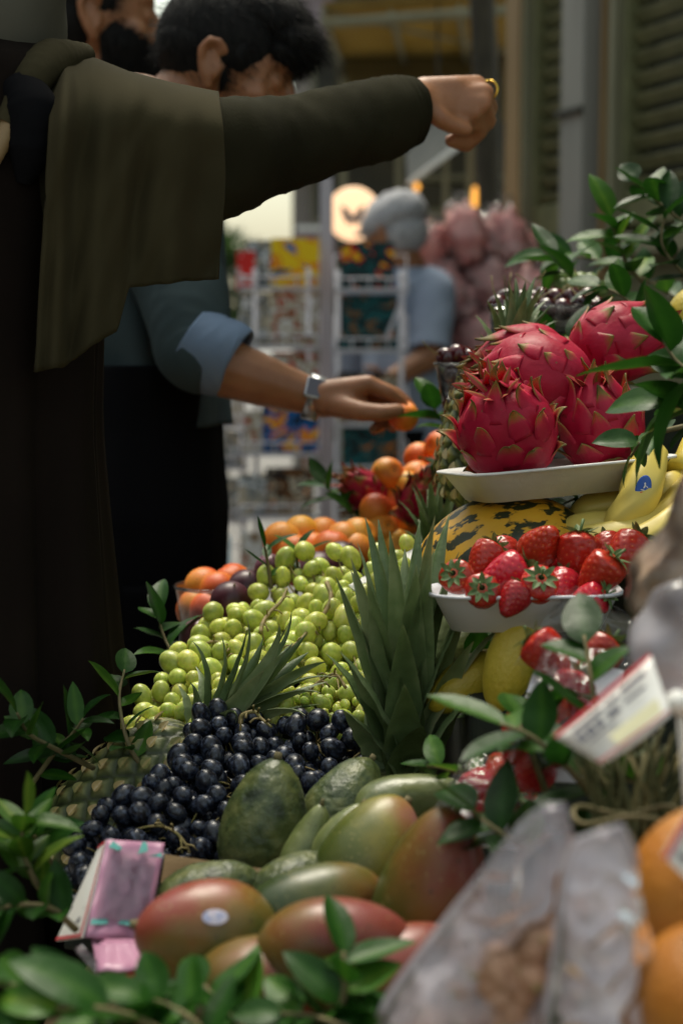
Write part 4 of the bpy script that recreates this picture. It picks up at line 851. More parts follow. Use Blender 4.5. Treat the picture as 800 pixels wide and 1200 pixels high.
# pale stalks lying on top of the green grapes
def px_tube(P, r, n=7, N=24): return spline([at(*p) for p in P], N), [lerp(r[0], r[1], i / (N - 1)) for i in range(N)], n
for P, r, lab in (([(470, 700, 1.53), (452, 716, 1.52), (440, 742, 1.49), (424, 760, 1.47)], (.0020, .0012), 'tan grape stalk left of the tall pineapple crown'), ([(232, 760, 1.555), (250, 752, 1.55), (268, 758, 1.54), (282, 772, 1.525)], (.0018, .0011), 'thin stalk on the green grapes near the glass bowl'), ([(405, 806, 1.42), (392, 790, 1.43), (372, 800, 1.43), (352, 816, 1.42)], (.0016, .0010), 'stalk among the tiny unripe green grapes'), ([(383, 683, 1.575), (388, 700, 1.555), (378, 722, 1.54), (364, 735, 1.525), (350, 752, 1.50), (330, 766, 1.49)], (.0026, .0014), 'pale forked grape stalk lying over the green grapes'),
                  ([(336, 690, 1.60), (330, 704, 1.585), (318, 716, 1.575), (308, 730, 1.56), (305, 742, 1.55)], (.0016, .0022), 'dark bare grape stalk on the green grapes'),
                  ([(158, 960 + 12, 1.225), (185, 968, 1.215), (205, 975, 1.205), (218, 990, 1.20), (222, 1000, 1.20)], (.0010, .0012), 'thin curled stalk on the black grapes'),
                  ([(282, 848, 1.325), (284, 838, 1.325), (298, 834, 1.325), (306, 842, 1.32), (318, 852, 1.31)], (.0022, .0010), 'short hooked stalk topping the black grapes')):
    t = thing('grape_stalk', lab, 'stalk', at(*P[-1])); Q, rr, n_ = px_tube(P, r); mb = MB(); mb.tube(Q, rr, n_)
    mb.build('stem', M_stem, t)
    mb = MB()
    for k in range(5, 22, 3):
        d_ = Vector((rng.gauss(0, 1), -.6, rng.gauss(.2, 1))).normalized(); mb.tube([Q[k], Q[k] + d_ * .006, Q[k] + d_ * .010 + Vector((0, 0, -.003))], [.0010, .0008, .0011], 5)
    mb.build('side_stalk', M_stem, t)

# ------------------------------------------------------------------ fruit builders (each at the origin, long axis +Z)
def lathe(prof, n=40, warp=None, mb=None, attr=None):
    rows, T = [], []
    for r, z in prof:
        row = []
        for k in range(n):
            th = 2 * math.pi * k / n; p = Vector((r * math.cos(th), r * math.sin(th), z)); row.append(warp(p, th) if warp else p)
        rows.append(row)
    mb = mb or MB()
    kw = {}
    if attr: kw['tone'] = [attr(p) for r_ in rows for p in r_]
    mb.grid(rows, closed=True, **kw); return mb
def egg(R_, H, n=26, pw=1.0, pear=0.0):
    out_ = []
    for i in range(n + 1):
        ph = -math.pi / 2 + math.pi * i / n; z = math.sin(ph); r = max(0, math.cos(ph)) ** pw * (1 - pear * z); out_.append((max(r, 1e-4) * R_, z * H))
    return out_
def crown(n, L, W, spread, seed, base_r=.016, lift=0.0, curl=.5, mat_=None):
    rg = random.Random(seed); mb = MB()
    for i in range(n):
        t = i / (n - 1); az = i * 2.39996 + rg.uniform(-.25, .25); ln = L * (.44 + .56 * smooth(t * 1.7)) * (1 - .25 * max(0, t - .75)) * rg.uniform(.85, 1.1); el = lerp(spread, R(86), t ** .75) + rg.uniform(-.08, .08); w_ = W * lerp(1, .62, t) * rg.uniform(.85, 1.1)
        rad_ = Vector((math.cos(az), math.sin(az), 0)); b = rad_ * base_r * (1 - .75 * t) + Vector((0, 0, lift + .045 * t)); d0 = rad_ * math.cos(el) + Vector((0, 0, math.sin(el))); side = Vector((-math.sin(az), math.cos(az), 0)); rows = []; T = []; p = b.copy(); N = 11
        cu = curl * rg.uniform(.3, 1.3) * (1 - .5 * t); tw = rg.uniform(-.5, .5); tone = rg.uniform(.12, .62); nrm = None
        for j in range(N + 1):
            v = j / N; dirv = (d0 * (1 - cu * v * v) + rad_ * cu * v * v * .9 - Vector((0, 0, .3 * cu * v * v))).normalized(); p = p + dirv * (ln / N) if j else p
            wd = w_ * .5 * (1 - v ** 1.9) * (.75 + .25 * min(1, v * 4)) + .0003; s2 = (side + dirv.cross(side) * tw * v).normalized(); nrm = s2.cross(dirv)
            row = []
            for q in (-1, -.55, 0, .55, 1): row.append(p + s2 * wd * q - nrm * wd * .55 * (1 - q * q) * 1.0 + nrm * wd * .05 * math.sin(j * 2.1 + i)); T.append(tone + .16 * (abs(q) == 1) + (.3 if v > .93 else 0) + .1 * nz((q * 2, v * 3, i), 1.5))
            rows.append(row)
        mb.grid(rows, tone=T)
    return mb
def pineapple(label, L, Rr, ncrown, LC, WC, spread=R(35), seed=1, curl=.5):
    t = thing('pineapple', label, 'pineapple'); prof = [(max(1e-4, Rr * (1 - abs(2 * q - 1) ** 3.2) ** .42), q * L) for q in np.linspace(0.0, 1.0, 110)]
    rows, T = [], []; n = 150; NE = 13; RW = 12      # eyes in offset rows on two families of spirals
    for r, z in prof:
        row = []
        for k in range(n):
            th = 2 * math.pi * k / n; v = z / L * RW; u = th / (2 * math.pi) * NE
            best = 9
            for jj in (math.floor(v), math.floor(v) + 1):
                uu = u - .5 * (jj % 2); du = abs(uu - round(uu)); dv = abs(v - jj); best = min(best, du * 1.15 + dv * .62)
                
            e = max(0, 1 - best / .62); spike = max(0, 1 - best / .13)
            rr = r + (.0038 * min(1, e * 1.8) + .0040 * spike) * (1 if r > .01 else r / .01); row.append(Vector((rr * math.cos(th), rr * math.sin(th), z - .004 * spike))); T.append(min(1, .05 + .72 * min(1, e * 1.25) * (.75 + .35 * nz((math.cos(th) * 3, math.sin(th) * 3, z * 40), 1, seed)) + .5 * spike))
        rows.append(row)
    mb = MB(); mb.grid(rows, closed=True, tone=T); mb.build('body', M_pine, t, world=False)
    mb = MB()
    for jj in range(1, RW):                           # dry bracts, one on every eye
        for k in range(NE):
            th = (k + .5 * (jj % 2)) / NE * 2 * math.pi; z = jj / RW * L; r = np.interp(z, [p[1] for p in prof], [p[0] for p in prof]) + .005
            o_ = Vector((math.cos(th), math.sin(th), 0)); add_leaf(mb, o_ * r + Vector((0, 0, z - .006)), o_ * .35 + Vector((0, 0, 1)), o_, .012, .009, .3, .4, rng.uniform(.45, .95))
    mb.build('bracts', M_pine, t, world=False)
    crown(ncrown, LC, WC, spread, seed, Rr * .36, L - .006, curl).build('crown', M_crown, t, world=False); return t
def dragon(label, seed, Rr=.044, H=.054, n=26, sc_=1.0, flare=1.0):
    rg = random.Random(seed); t = thing('dragon_fruit', label, 'dragon fruit')
    wp_ = lambda p, th: p * (1 + .035 * nz(p, 40, seed))
    lathe(egg(Rr, H, 30), 48, wp_, attr=lambda p: .28 + .25 * nz(p, 50, seed)).build('body', M_dragon, t, world=False)
    mb = MB()
    for i in range(n):
        q = (i + .5) / n; ph = math.asin(lerp(-.93, .92, q)); az = i * 2.39996 + rg.uniform(-.15, .15); rad_ = Vector((math.cos(az), math.sin(az), 0)); p0 = rad_ * Rr * math.cos(ph) + Vector((0, 0, H * math.sin(ph)))
        nrm = Vector((rad_.x * math.cos(ph) / Rr, rad_.y * math.cos(ph) / Rr, math.sin(ph) / H)).normalized(); side = Vector((-math.sin(az), math.cos(az), 0)); up = nrm.cross(side); up = up if up.z > 0 else -up
        L = lerp(.026, .042, q) * rg.uniform(.8, 1.25) * sc_; W = lerp(.034, .020, q) * rg.uniform(.9, 1.1) * sc_; op = flare * rg.uniform(.4, 1.3) * lerp(.7, 1.2, q); rows, T = [], []; p = p0 - nrm * .0012 - up * .006; N = 9; tipg = rg.uniform(.75, 1.05); bend = rg.uniform(-.35, .35)
        for j in range(N + 1):
            v = j / N; a = .05 - .40 * v + op * (v ** 1.8) * 1.45 + (1.9 * flare * max(0, v - .68)); dv = (up * math.cos(a) + nrm * math.sin(a) + side * bend * v * v).normalized()
            if j: p = p + dv * (L / N)
            wd = W * .5 * (1 - v) ** .8 * (.95 + .55 * math.sin(v * 2.6)) * (1 - .35 * v) + .0005; nn = dv.cross(side); nn = nn if nn.dot(nrm) > 0 else -nn
            row = []
            for s in (-1, -.6, -.2, .2, .6, 1): row.append(p + side * wd * s - nrm * (wd * s) ** 2 / Rr * .75 * (1 - v) + nrm * (.0018 * (1 - abs(s)))); T.append(min(1, .22 + .12 * nz((s, v * 2, i), 1.7) + .20 * nz(p, 55, 3) + tipg * .80 * v ** 1.5 + .10 * (abs(s) == 1) * v * 2))
            rows.append(row)
        mb.grid(rows, tone=T)
    mb.build('scales', M_dragon, t, world=False, solid=.0008)
    mb = MB(); mb.tube([(0, 0, -H - .006), (0, 0, -H + .003)], [.006, .010], 12, tone=.9); mb.ball((0, 0, -H - .005), (.007, .007, .004), 10, 6, tone=1.0); mb.build('stem_end', M_dragon, t, world=False)
    mb = MB()
    for k in range(7):
        a = k * .9; add_leaf(mb, (math.cos(a) * .006, math.sin(a) * .006, H - .006), (math.cos(a) * .5, math.sin(a) * .5, 1), (math.cos(a), math.sin(a), 0), rg.uniform(.022, .036) * sc_, .008, -.6, .5, .55)
    mb.build('flower_end', M_dragon, t, world=False); return t
def strawberry():
    t = thing('strawberry', 'x', 'strawberry'); prof = [(1e-4, -.022)] + [(.0165 * math.sin(math.pi * min(1, .06 + .60 * q)) ** .8 * (1 if q < .82 else 1 - ((q - .82) / .18) ** 2 * .8), -.022 + .040 * q) for q in np.linspace(.02, 1, 42)]
    ga = [(i * 2.39996, -.020 + .036 * (i + .5) / 95) for i in range(95)]; rows, T = [], []; n = 60
    pr = np.array(prof); ev = np.array([[np.interp(z, pr[:, 1], pr[:, 0]) * math.cos(a), np.interp(z, pr[:, 1], pr[:, 0]) * math.sin(a), z] for a, z in ga])
    for r, z in prof:
        row = []
        for k in range(n):
            th = 2 * math.pi * k / n; p = np.array([r * math.cos(th), r * math.sin(th), z]); d_ = np.linalg.norm(ev - p, axis=1).min(); dm = max(0, 1 - d_ / .0021); sd_ = d_ < .0009
            q = p * (1 - .055 * dm); row.append(Vector(q) * (1 + .05 * nz(Vector(p), 60, 3))); T.append(.75 if sd_ else .25 + .12 * nz(Vector(p), 90, 2) + (.3 * max(0, (z - .010) / .008) if z > .010 else 0))
        rows.append(row)
    mb = MB(); mb.grid(rows, closed=True, tone=T); mb.build('flesh', M_straw, t, world=False)
    mb = MB()
    for k in range(9):
        a = k * .698; add_leaf(mb, (math.cos(a) * .002, math.sin(a) * .002, .0165), (math.cos(a), math.sin(a), .35), (0, 0, 1), rng.uniform(.011, .015), .006, rng.uniform(-.8, 1.1), .3, .5)
    mb.tube([(0, 0, .016), (.001, 0, .022), (.003, 0, .027)], [.0012, .001, .0012], 6); mb.build('calyx', M_calyx, t, world=False); return t
def simple(name, cat, part, m, prof, warp=None, attr=None, n=40, stem=None):
    t = thing(name, 'x', cat); lathe(prof, n, warp, attr=attr).build(part, m, t, world=False)
    if stem: stem(t)
    return t
def apricot():
    H = .0205
    def wp_(p, th): 
        k = 1 - .07 * math.exp(-(math.sin(th) / .22) ** 2) * (math.cos(th) > 0); dz = .0035 * math.exp(-(p.x ** 2 + p.y ** 2) / .00004) * (1 if p.z > 0 else 0); return Vector((p.x * k, p.y, p.z - dz))
    def st(t): MB().tube([(0, 0, .0150), (0, 0, .0185)], [.0016, .0010], 6).build('stem_end', M_twig, t, world=False)
    return simple('apricot', 'apricot', 'flesh', M_apri, egg(.0215, H, 22), wp_, lambda p: .42 + .5 * p.x / .0215 * .8 + .1 * nz(p, 60), 32, st)
def mango(): 
    def wp_(p, th): z = p.z / .056; return Vector((p.x * 1.0 + .010 * (1 - z * z) * .6 - .004 * z, p.y * .84, p.z)) * (1 + .02 * nz(p, 22, 4))
    def st(t): MB().tube([(-.002, 0, .053), (-.003, 0, .060)], [.0045, .003], 8).build('stem_end', M_twig, t, world=False)
    return simple('mango', 'mango', 'flesh', M_mango, egg(.041, .056, 30, pear=.10), wp_, lambda p: .42 + .62 * (p.x * .55 + p.z * .55) / .05 + .12 * nz(p, 30, 6), 48, st)
def avocado():
    def wp_(p, th): return p * (1 + .035 * nz(p, 45, 3) + .018 * nz(p, 140, 5))
    def st(t): MB().tube([(0, 0, .050), (0, 0, .0565)], [.0035, .0028], 8).build('stem_end', M_twig, t, world=False)
    return simple('avocado', 'avocado', 'flesh', M_avo, egg(.034, .052, 40, pear=.22), wp_, None, 64, st)
M_sticker_b = mat('blue_sticker', (.02, .10, .45), .3); M_sticker_w = mat('pale_sticker', (.75, .72, .78), .35)
def put(proto, lst, group, spread=.0):
    for i, it in enumerate(lst):
        px, py, d, axis, spin, s, lab = it; o = proto if i == 0 else copy_tree(proto); place(o, at(px, py, d), axis, spin, s, lab, group)
        yield o

# ------------------------------------------------------------------ fruit on the counter
for it in (('pineapple with tall grey green crown standing in front of the grapes', .16, .050, 34, .170, .044, R(56), 3, .28, (474, 905, 1.30), (.02, .06, 1), 0.6, 1.0),
           ('pineapple lying under the black grapes at the left, its crown behind them', .172, .052, 34, .098, .024, R(30), 7, .7, (240, 868, 1.405), (.62, .12, .56), 1.2, 1.0),
           ('pineapple standing behind the dragon fruits with dark spiky rind', .150, .047, 34, .062, .020, R(35), 9, .5, (594, 432, 1.66), (.22, .12, 1), 2.0, 1.0),
           ('pineapple crown rising beside the white paper, behind the grapes', .13, .042, 24, .058, .020, R(40), 12, .4, (512, 660, 1.74), (-.06, .1, 1), .3, 1.0)):
    lab, L, Rr, nc, LC, WC, spd, seed, cu, tip, ax, spin, s = it; o = pineapple(lab, L, Rr, nc, LC, WC, spd, seed, cu)
    a = Vector(ax).normalized(); place(o, at(*tip) - a * L, a, spin, s)
DF = [((594, 508, 1.44), (-.25, -.55, .70), .4, 3, .044, .050, 1.0, .85, 'spiky dragon fruit nearest the front corner of the white tray'), ((630, 448, 1.52), (-.85, .35, .15), 1.0, 8, .047, .053, .85, .30, 'biggest dragon fruit, round and smooth scaled, on top of the tray'),
      ((614, 420, 1.59), (-.92, -.1, -.15), 2.0, 5, .034, .044, 1.0, .35, 'dragon fruit at the back left with orange tips'), ((704, 502, 1.49), (-.2, -.2, .9), 3.1, 13, .039, .044, 1.0, .5, 'dragon fruit at the right end of the white tray'),
      ((722, 402, 1.57), (.86, .25, .30), .2, 21, .040, .049, .9, .32, 'dragon fruit topmost under the laurel leaves'), ((584, 466, 1.49), (-.5, -.5, .2), .6, 25, .028, .032, .8, .4, 'small dragon fruit squeezed behind the spiky one'),
      ((430, 578, 2.06), (-.6, -.3, .5), .9, 31, .026, .034, .9, .35, 'far dragon fruit with a pale top beside the apricots'), ((490, 590, 1.98), (.2, -.5, .6), 1.4, 36, .025, .030, .9, .6, 'far dragon fruit half hidden by pineapple leaves')]
for loc, ax, spin, seed, Rr, H, ss, fl_, lab in DF:
    o = dragon(lab, seed, Rr, H, 32, ss, fl_); place(o, at(*loc), ax, spin)
sp_ = strawberry()
SB = [(633, 640, 1.29, (-.3, .5, -.5), 0, 1.00, 'plump strawberry standing highest at the left of the dish'), (568, 655, 1.29, (.5, .4, .6), 1, 0.86, 'strawberry at the upper left of the dish'), (593, 672, 1.27, (.9, .2, .35), 2, 0.98, 'long strawberry lying across the left of the dish'), (677, 652, 1.28, (.1, .2, .95), 3, 1.11, 'tallest upright strawberry in the middle of the dish'),
      (703, 672, 1.245, (.5, -.1, .6), 4, 0.98, 'dusty strawberry leaning right with its leaves beside it'), (735, 648, 1.29, (.6, .5, .6), 5, 1.02, 'strawberry at the far right of the dish'), (630, 690, 1.235, (.05, -.75, .65), 6, 0.90, 'strawberry showing its pale green leaf star to the front'), (565, 695, 1.235, (-.1, -.85, .4), 7, 0.82, 'strawberry showing green leaves low at the front of the dish'),
      (538, 678, 1.26, (-.3, -.6, .3), 8, 0.82, 'strawberry at the left tip of the dish'), (602, 702, 1.225, (.4, .4, .5), 9, 0.74, 'small strawberry just over the front rim'), (656, 690, 1.26, (.3, .6, .3), 10, 0.90, 'dark strawberry between the pale leaf star and the dusty one'), (690, 704, 1.235, (.6, -.3, .3), 11, 0.82, 'strawberry low at the right under the film'), (660, 668, 1.31, (0, .5, .3), 12, 0.90, 'strawberry deep in the middle of the dish'), (712, 645, 1.32, (0, .6, .3), 13, 0.82, 'strawberry at the back right of the dish'), (590, 650, 1.32, (0, .6, .3), 14, 0.82, 'strawberry at the back left of the dish'),
      (612, 862, 1.06, (.3, .3, .5), 1, 0.94, 'wrapped strawberry left in the film pack'), (645, 838, 1.07, (-.3, .5, .6), 2, 0.90, 'wrapped strawberry above the price tag corner'), (650, 876, 1.055, (.5, .2, .3), 3, 0.90, 'wrapped strawberry touching the price tag'), (626, 900, 1.05, (.1, .4, -.4), 4, 0.82, 'wrapped strawberry lowest in the film pack'), (668, 812, 1.08, (.3, .3, .5), 5, 0.86, 'wrapped strawberry topmost in the film pack'), (640, 766, 1.10, (-.5, .3, .5), 6, 0.90, 'strawberry under film just below the dish'), (700, 770, 1.10, (.5, .3, .5), 7, 0.90, 'strawberry in film behind the big leaf'), (680, 850, 1.08, (.5, .3, .1), 8, 0.82, 'wrapped strawberry behind the price tag'),
      (560, 928, 1.09, (-.4, .3, .4), 1, 0.86, 'wrapped strawberry at the left of the low film pack'), (590, 912, 1.10, (.3, .5, .5), 2, 0.90, 'wrapped strawberry on top of the low film pack'), (583, 944, 1.08, (.5, -.1, .3), 3, 0.82, 'wrapped strawberry at the bottom of the low film pack'), (604, 940, 1.10, (.5, .4, .1), 4, 0.74, 'wrapped strawberry at the right of the low film pack')]
list(put(sp_, SB, 'strawberries'))
ap = apricot(); AP = []
H1 = [(330, 640, 'reddest apricot at the left of the middle heap'), (352, 632, 'bright apricot at the top left of the middle heap'), (378, 634, 'largest bright orange apricot at the top of the middle heap'), (402, 640, 'apricot at the right top of the middle heap'), (345, 655, 'apricot under the reddest one in the middle heap'), (366, 652, 'apricot in the centre of the middle heap'), (388, 650, 'yellow apricot above the dark plum'), (416, 652, 'pinkish apricot touching the white paper'), (352, 672, 'apricot lowest in the middle heap, by a leaf'), (420, 635, 'apricot at the far right of the middle heap')]
for i, (x, y, l) in enumerate(H1): AP.append((x, y - 6, 1.84 + (i % 3) * .018 - (y - 640) * .002, (rng.gauss(0, 1), rng.gauss(0, 1), rng.gauss(0, 1)), rng.random() * 6, 1.04, l))
H2 = [(454, 556, 'cut open apricot half on the far heap'), (476, 572, 'red orange apricot in the middle of the far heap'), (491, 538, 'yellow orange apricot high on the far heap'), (516, 524, 'topmost apricot on the far heap'), (519, 548, 'apricot beside the spiky dragon fruit'), (462, 590, 'yellow green apricot below the cut half'), (440, 598, 'apricot at the left of the far heap'), (447, 622, 'apricot low on the far heap, left'), (472, 612, 'apricot low on the far heap, right'), (500, 566, 'apricot in the shade of the pineapple leaves'), (488, 560, 'small apricot in the middle of the far heap'), (462, 640, 'lowest apricot of the far heap')]
for i, (x, y, l) in enumerate(H2): AP.append((x, y, 2.06 + (i % 3) * .02 - (y - 560) * .0012, (rng.gauss(0, 1), rng.gauss(0, 1), rng.gauss(0, 1)), rng.random() * 6, 1.03, l))
H3 = [(240, 688, 1.76, 'red apricot at the left in the glass bowl'), (256, 694, 1.745, 'apricot at the front of the glass bowl'), (273, 684, 1.77, 'apricot at the right of the glass bowl'), (230, 714, 1.75, 'greenish apricot low in the glass bowl'), (246, 716, 1.735, 'apricot lowest in the glass bowl'), (268, 708, 1.75, 'apricot pressed to the right wall of the glass bowl')]
for x, y, d, l in H3: AP.append((x, y, d, (rng.gauss(0, 1), rng.gauss(0, 1), rng.gauss(0, 1)), rng.random() * 6, 1.05, l))
AP.append((472, 487, 1.99, (.3, -.4, .9), 1.0, .92, 'apricot held in the fingers of the reaching hand'))
list(put(ap, AP, 'apricots'))
mg = mango(); MG = [(243, 1102, .985, (-.75, -.1, .25), .3, .80, 'red brown mango with a small pale sticker beside the pink card box'), (366, 1068, 1.02, (.85, .2, .15), 3.3, .84, 'rosy mango in the middle between two others'), (392, 1122, .95, (.8, -.1, .3), .5, .86, 'pink topped mango low behind the front leaves'), (428, 1002, 1.10, (.55, .2, .6), 2.4, .82, 'green and yellow mango with a rosy top'), (494, 1058, 1.0, (.34, -.10, .92), 2.9, (.86, .86, 1.14), 'large upright mango with a red shoulder against the bag'), (468, 1168, .95, (.6, .1, .5), .2, .95, 'dull red mango lowest beside the plastic bag'), (320, 1160, .96, (.9, 0, .1), 1, .9, 'mango hidden low under the front leaves')]
mo = list(put(mg, MG, 'mangoes'))
for k_ in (3,):
    sl_ = [c for c in mo[k_].children if c.name.startswith('flesh')][0].material_slots[0]; sl_.link = 'OBJECT'; sl_.material = M_mango_g
av = avocado(); AV = [(311, 966, 1.19, (.18, .1, .98), 1.2, .95, 'rough dark avocado standing upright before the black grapes'), (242, 1054, 1.095, (.8, .2, .35), 2.2, .74, 'dark pebbly avocado behind the pink card box'), (402, 946, 1.22, (.5, .4, .75), 3, .82, 'paler rough avocado right of the upright one'), (350, 1040, 1.10, (.7, .5, .3), 1, .7, 'small avocado peeping between the mangoes')]
list(put(av, AV, 'avocados'))
def greenpear():
    def wp_(p, th): z = p.z / .05; return Vector((p.x + .010 * z * z, p.y, p.z)) * (1 + .02 * nz(p, 60, 3))
    def st(t): MB().tube([(.010, 0, .048), (.013, 0, .056)], [.003, .002], 7).build('stem_end', M_twig, t, world=False)
    return simple('green_papaya', 'papaya', 'flesh', M_avos, egg(.026, .05, 30, pear=.30), wp_, None, 40, st)
gpz = greenpear(); list(put(gpz, [(362, 992, 1.15, (.35, .2, .85), .6, .62, 'slim green papaya leaning beside the upright avocado'), (396, 992, 1.13, (.3, .3, .85), 2.2, .66, 'green papaya between the slim one and the rosy mango'), (478, 940, 1.18, (.9, .1, .2), 1, .8, 'pale green papaya under the foot of the tall pineapple'), (548, 752, 1.36, (.5, .3, .6), 1, .7, 'small green papaya behind the strawberry dish')], 'green papayas'))
lm = simple('lemon', 'lemon', 'peel', M_lemon, [(max(1e-4, r), z * (1 + .05 * max(0, abs(z) / .034 - .8) * 4)) for r, z in egg(.028, .036, 30, pw=1.05)], lambda p, th: p * (1 + .02 * nz(p, 50)), None, 40, lambda t: MB().tube([(0, 0, .038), (0, 0, .046)], [.004, .0025], 8).build('stem_end', M_twig, t, world=False))
list(put(lm, [(600, 772, 1.25, (.35, .2, 1), .4, (.72, .72, 1.15), 'tall yellow fruit under the strawberry dish'), (552, 798, 1.29, (.85, .3, .45), 1.4, (.72, .72, 1.1), 'yellow green fruit right of the tall pineapple crown'), (808, 374, 1.74, (.2, 0, 1), 1.4, .95, 'yellow fruit at the edge above the dragon fruits')], 'yellow fruits'))
pl = simple('plum', 'plum', 'flesh', M_plum, egg(.024, .026, 20), lambda p, th: Vector((p.x * (1 - .06 * math.exp(-(math.sin(th) / .2) ** 2) * (math.cos(th) > 0)), p.y, p.z)), None, 32, lambda t: MB().tube([(0, 0, .023), (0, 0, .029)], [.0014, .001], 6).build('stem_end', M_twig, t, world=False))
list(put(pl, [(398, 662, 1.80, (.4, -.2, .8), .4, 1.05, 'dark red plum lying under the yellow apricot'), (372, 672, 1.78, (.7, -.2, .5), 2, 1.0, 'blue black plum touching the green grapes'), (288, 692, 1.72, (.2, -.5, .8), 1, .9, 'rosy plum beside the glass bowl'), (270, 706, 1.69, (.2, -.5, .8), 3, .9, 'dull purple plum against the glass bowl'), (232, 748, 1.63, (.2, -.5, .8), 3, .8, 'purple plum at the left under the glass bowl'), (316, 668, 1.72, (.2, -.5, .8), 5, .7, 'small purple plum behind the highest grapes')], 'plums'))
ml = simple('melon', 'melon', 'rind', M_melon, egg(.068, .086, 40), lambda p, th: p * (1 + .018 * math.cos(10 * th) * (1 - abs(p.z) / .09)), None, 80, lambda t: MB().tube([(0, 0, .084), (.002, 0, .095), (.010, 0, .104)], [.005, .0035, .004], 8).build('stem_end', M_twig, t, world=False))
list(put(ml, [(592, 668, 1.475, (.9, .1, .22), 1.1, 1.0, 'yellow melon with black speckles under the dragon fruit tray')], None))

# bananas 
def banana_mb(P, r, n=12):
    Q = spline(P, 34); mb = MB(); N = len(Q); rows, T = [], []; t0 = (Q[1] - Q[0]).normalized(); ref = Vector((0, 0, 1))
    for i, p in enumerate(Q):
        t = (Q[min(i + 1, N - 1)] - Q[max(i - 1, 0)]).normalized(); a = (ref - t * ref.dot(t)).normalized(); b = t.cross(a); v = i / (N - 1); rr = r * interp(v, [0, .02, .07, .16, .5, .80, .90, 1], [.22, .3, .55, .86, 1, .86, .42, .36]); row = []
        for k in range(20):
            th = 2 * math.pi * k / 20; q = rr * (1 + .055 * math.cos(5 * th)); row.append(p + (a * math.cos(th) + b * math.sin(th)) * q); T.append(interp(v, [0, .025, .05, .12, .5, .85, .95, 1], [1, 1, .9, .72, .62, .5, .3, .2]))
        rows.append(row)
    mb.grid(rows, closed=True, tone=T); return mb
bt = thing('banana_bunch', 'bunch of pale yellow bananas with a blue oval sticker behind the strawberries', 'bananas', at(775, 590, 1.46))
hub = (800, 548, 1.50)
for P, r in (([(664, 606, 1.48), (700, 596, 1.47), (745, 590, 1.47), (785, 572, 1.48), hub], .0165), ([(645, 628, 1.45), (690, 618, 1.44), (745, 618, 1.44), (790, 590, 1.46), hub], .0150), ([(652, 638, 1.42), (700, 633, 1.41), (750, 622, 1.41), (792, 592, 1.44), hub], .0155), ([(690, 652, 1.40), (740, 640, 1.39), (790, 612, 1.40), (812, 580, 1.44), hub], .0150), ([(705, 640, 1.425), (738, 600, 1.415), (752, 570, 1.42), (760, 540, 1.44), (766, 512, 1.48)], .0185)):
    banana_mb([at(*p) for p in P], r).build('banana', M_banana, bt)
MB().tube([at(796, 556, 1.49), at(806, 540, 1.50), at(812, 520, 1.51)], [.016, .014, .012], 10, tone=.2).build('crown', M_banana, bt)
# sticker: a blue oval with a small white figure, an underline and a red dash, curved over the peel
sc0 = at(753.5, 572, 1.40); rows = []; ex = pxm(1.40)
def oval(mb, cx, cy, rx, ry, off, rot=.25, n=28, K=5):
    rows = []
    for j in range(K + 1):
        q = max(j / K, .001); row = []
        for k in range(n):
            a = 2 * math.pi * k / n; x, y = cx + rx * q * math.cos(a), cy + ry * q * math.sin(a); X, Y = x * math.cos(rot) + y * math.sin(rot), -x * math.sin(rot) + y * math.cos(rot)
            row.append(sc0 + (RT * X + UP * Y) * ex + FW * ((X * ex) ** 2 / .0185 * .5 * 1.0 - off - .0))
        rows.append(row)
    mb.grid(rows, closed=True); return mb
stk = oval(MB(), 0, 0, 9.2, 15.5, 0).build('sticker', M_sticker_b, bt, solid=.0004)
fg = MB(); oval(fg, .3, 5.5, 1.0, 1.4, .0006, K=1); oval(fg, .0, 2.2, .9, 2.6, .0006, .55, K=1); oval(fg, 1.5, 4.0, 1.8, .5, .0006, .9, K=1); oval(fg, -.8, -2.4, 2.4, .6, .0006, .25, K=1); oval(fg, 0, -9.3, 6.0, 1.1, .0006, .25, K=1); fg.build('emblem', M_white, stk)
oval(MB(), .6, -5.8, 3.4, 1.3, .0006, .25, K=1).build('red_mark', M_red, stk)
st_ = oval
sk = MB(); c = at(254, 1074, .950); rows = []
mi = mo[0]

# ------------------------------------------------------------------ trays, dish, cups
def tray_mb(L, W, H, lip, flare, r=.022, n=8):
    def ring(l, w_, z, rr):
        P = []
        for cx, cy, a0 in ((l / 2 - rr, w_ / 2 - rr, 0), (-l / 2 + rr, w_ / 2 - rr, 90), (-l / 2 + rr, -w_ / 2 + rr, 180), (l / 2 - rr, -w_ / 2 + rr, 270)):
            for k in range(n + 1): a = R(a0 + 90 * k / n); P.append(Vector((cx + rr * math.cos(a), cy + rr * math.sin(a), z)))
        return P
    b = flare; th = .0032
    return MB().grid([ring(L - 2 * b - .03, W - 2 * b - .03, -.0, r * .4), ring(L - 2 * b, W - 2 * b, 0, r * .7), ring(L - 2 * lip, W - 2 * lip, H - .003, r), ring(L - lip * .4, W - lip * .4, H - .0015, r + .004), ring(L, W, H - .003, r + .005), ring(L, W, H - .0005, r + .005), ring(L - lip * .6, W - lip * .6, H, r + .003), ring(L - 2 * lip - th, W - 2 * lip - th, H - .004, r - .001), ring(L - 2 * b - th, W - 2 * b - th, th, r * .6), ring(L - 2 * b - .04, W - 2 * b - .04, th, r * .3)], closed=True)
def close(mb, n=36):
    m = len(mb.V); mb.F.append(tuple(range(n - 1, -1, -1))); mb.M.append(0); mb.F.append(tuple(range(m - n, m))); mb.M.append(0); return mb
tr_ = close(tray_mb(.200, .128, .028, .006, .022)).build('foam_tray', M_foam, None, world=False); tag(tr_, 'white foam tray holding the big dragon fruits above the melon', 'tray')
tr_.location = at(652, 578, 1.475); tr_.rotation_euler = (R(-3), R(-4.0), R(14))
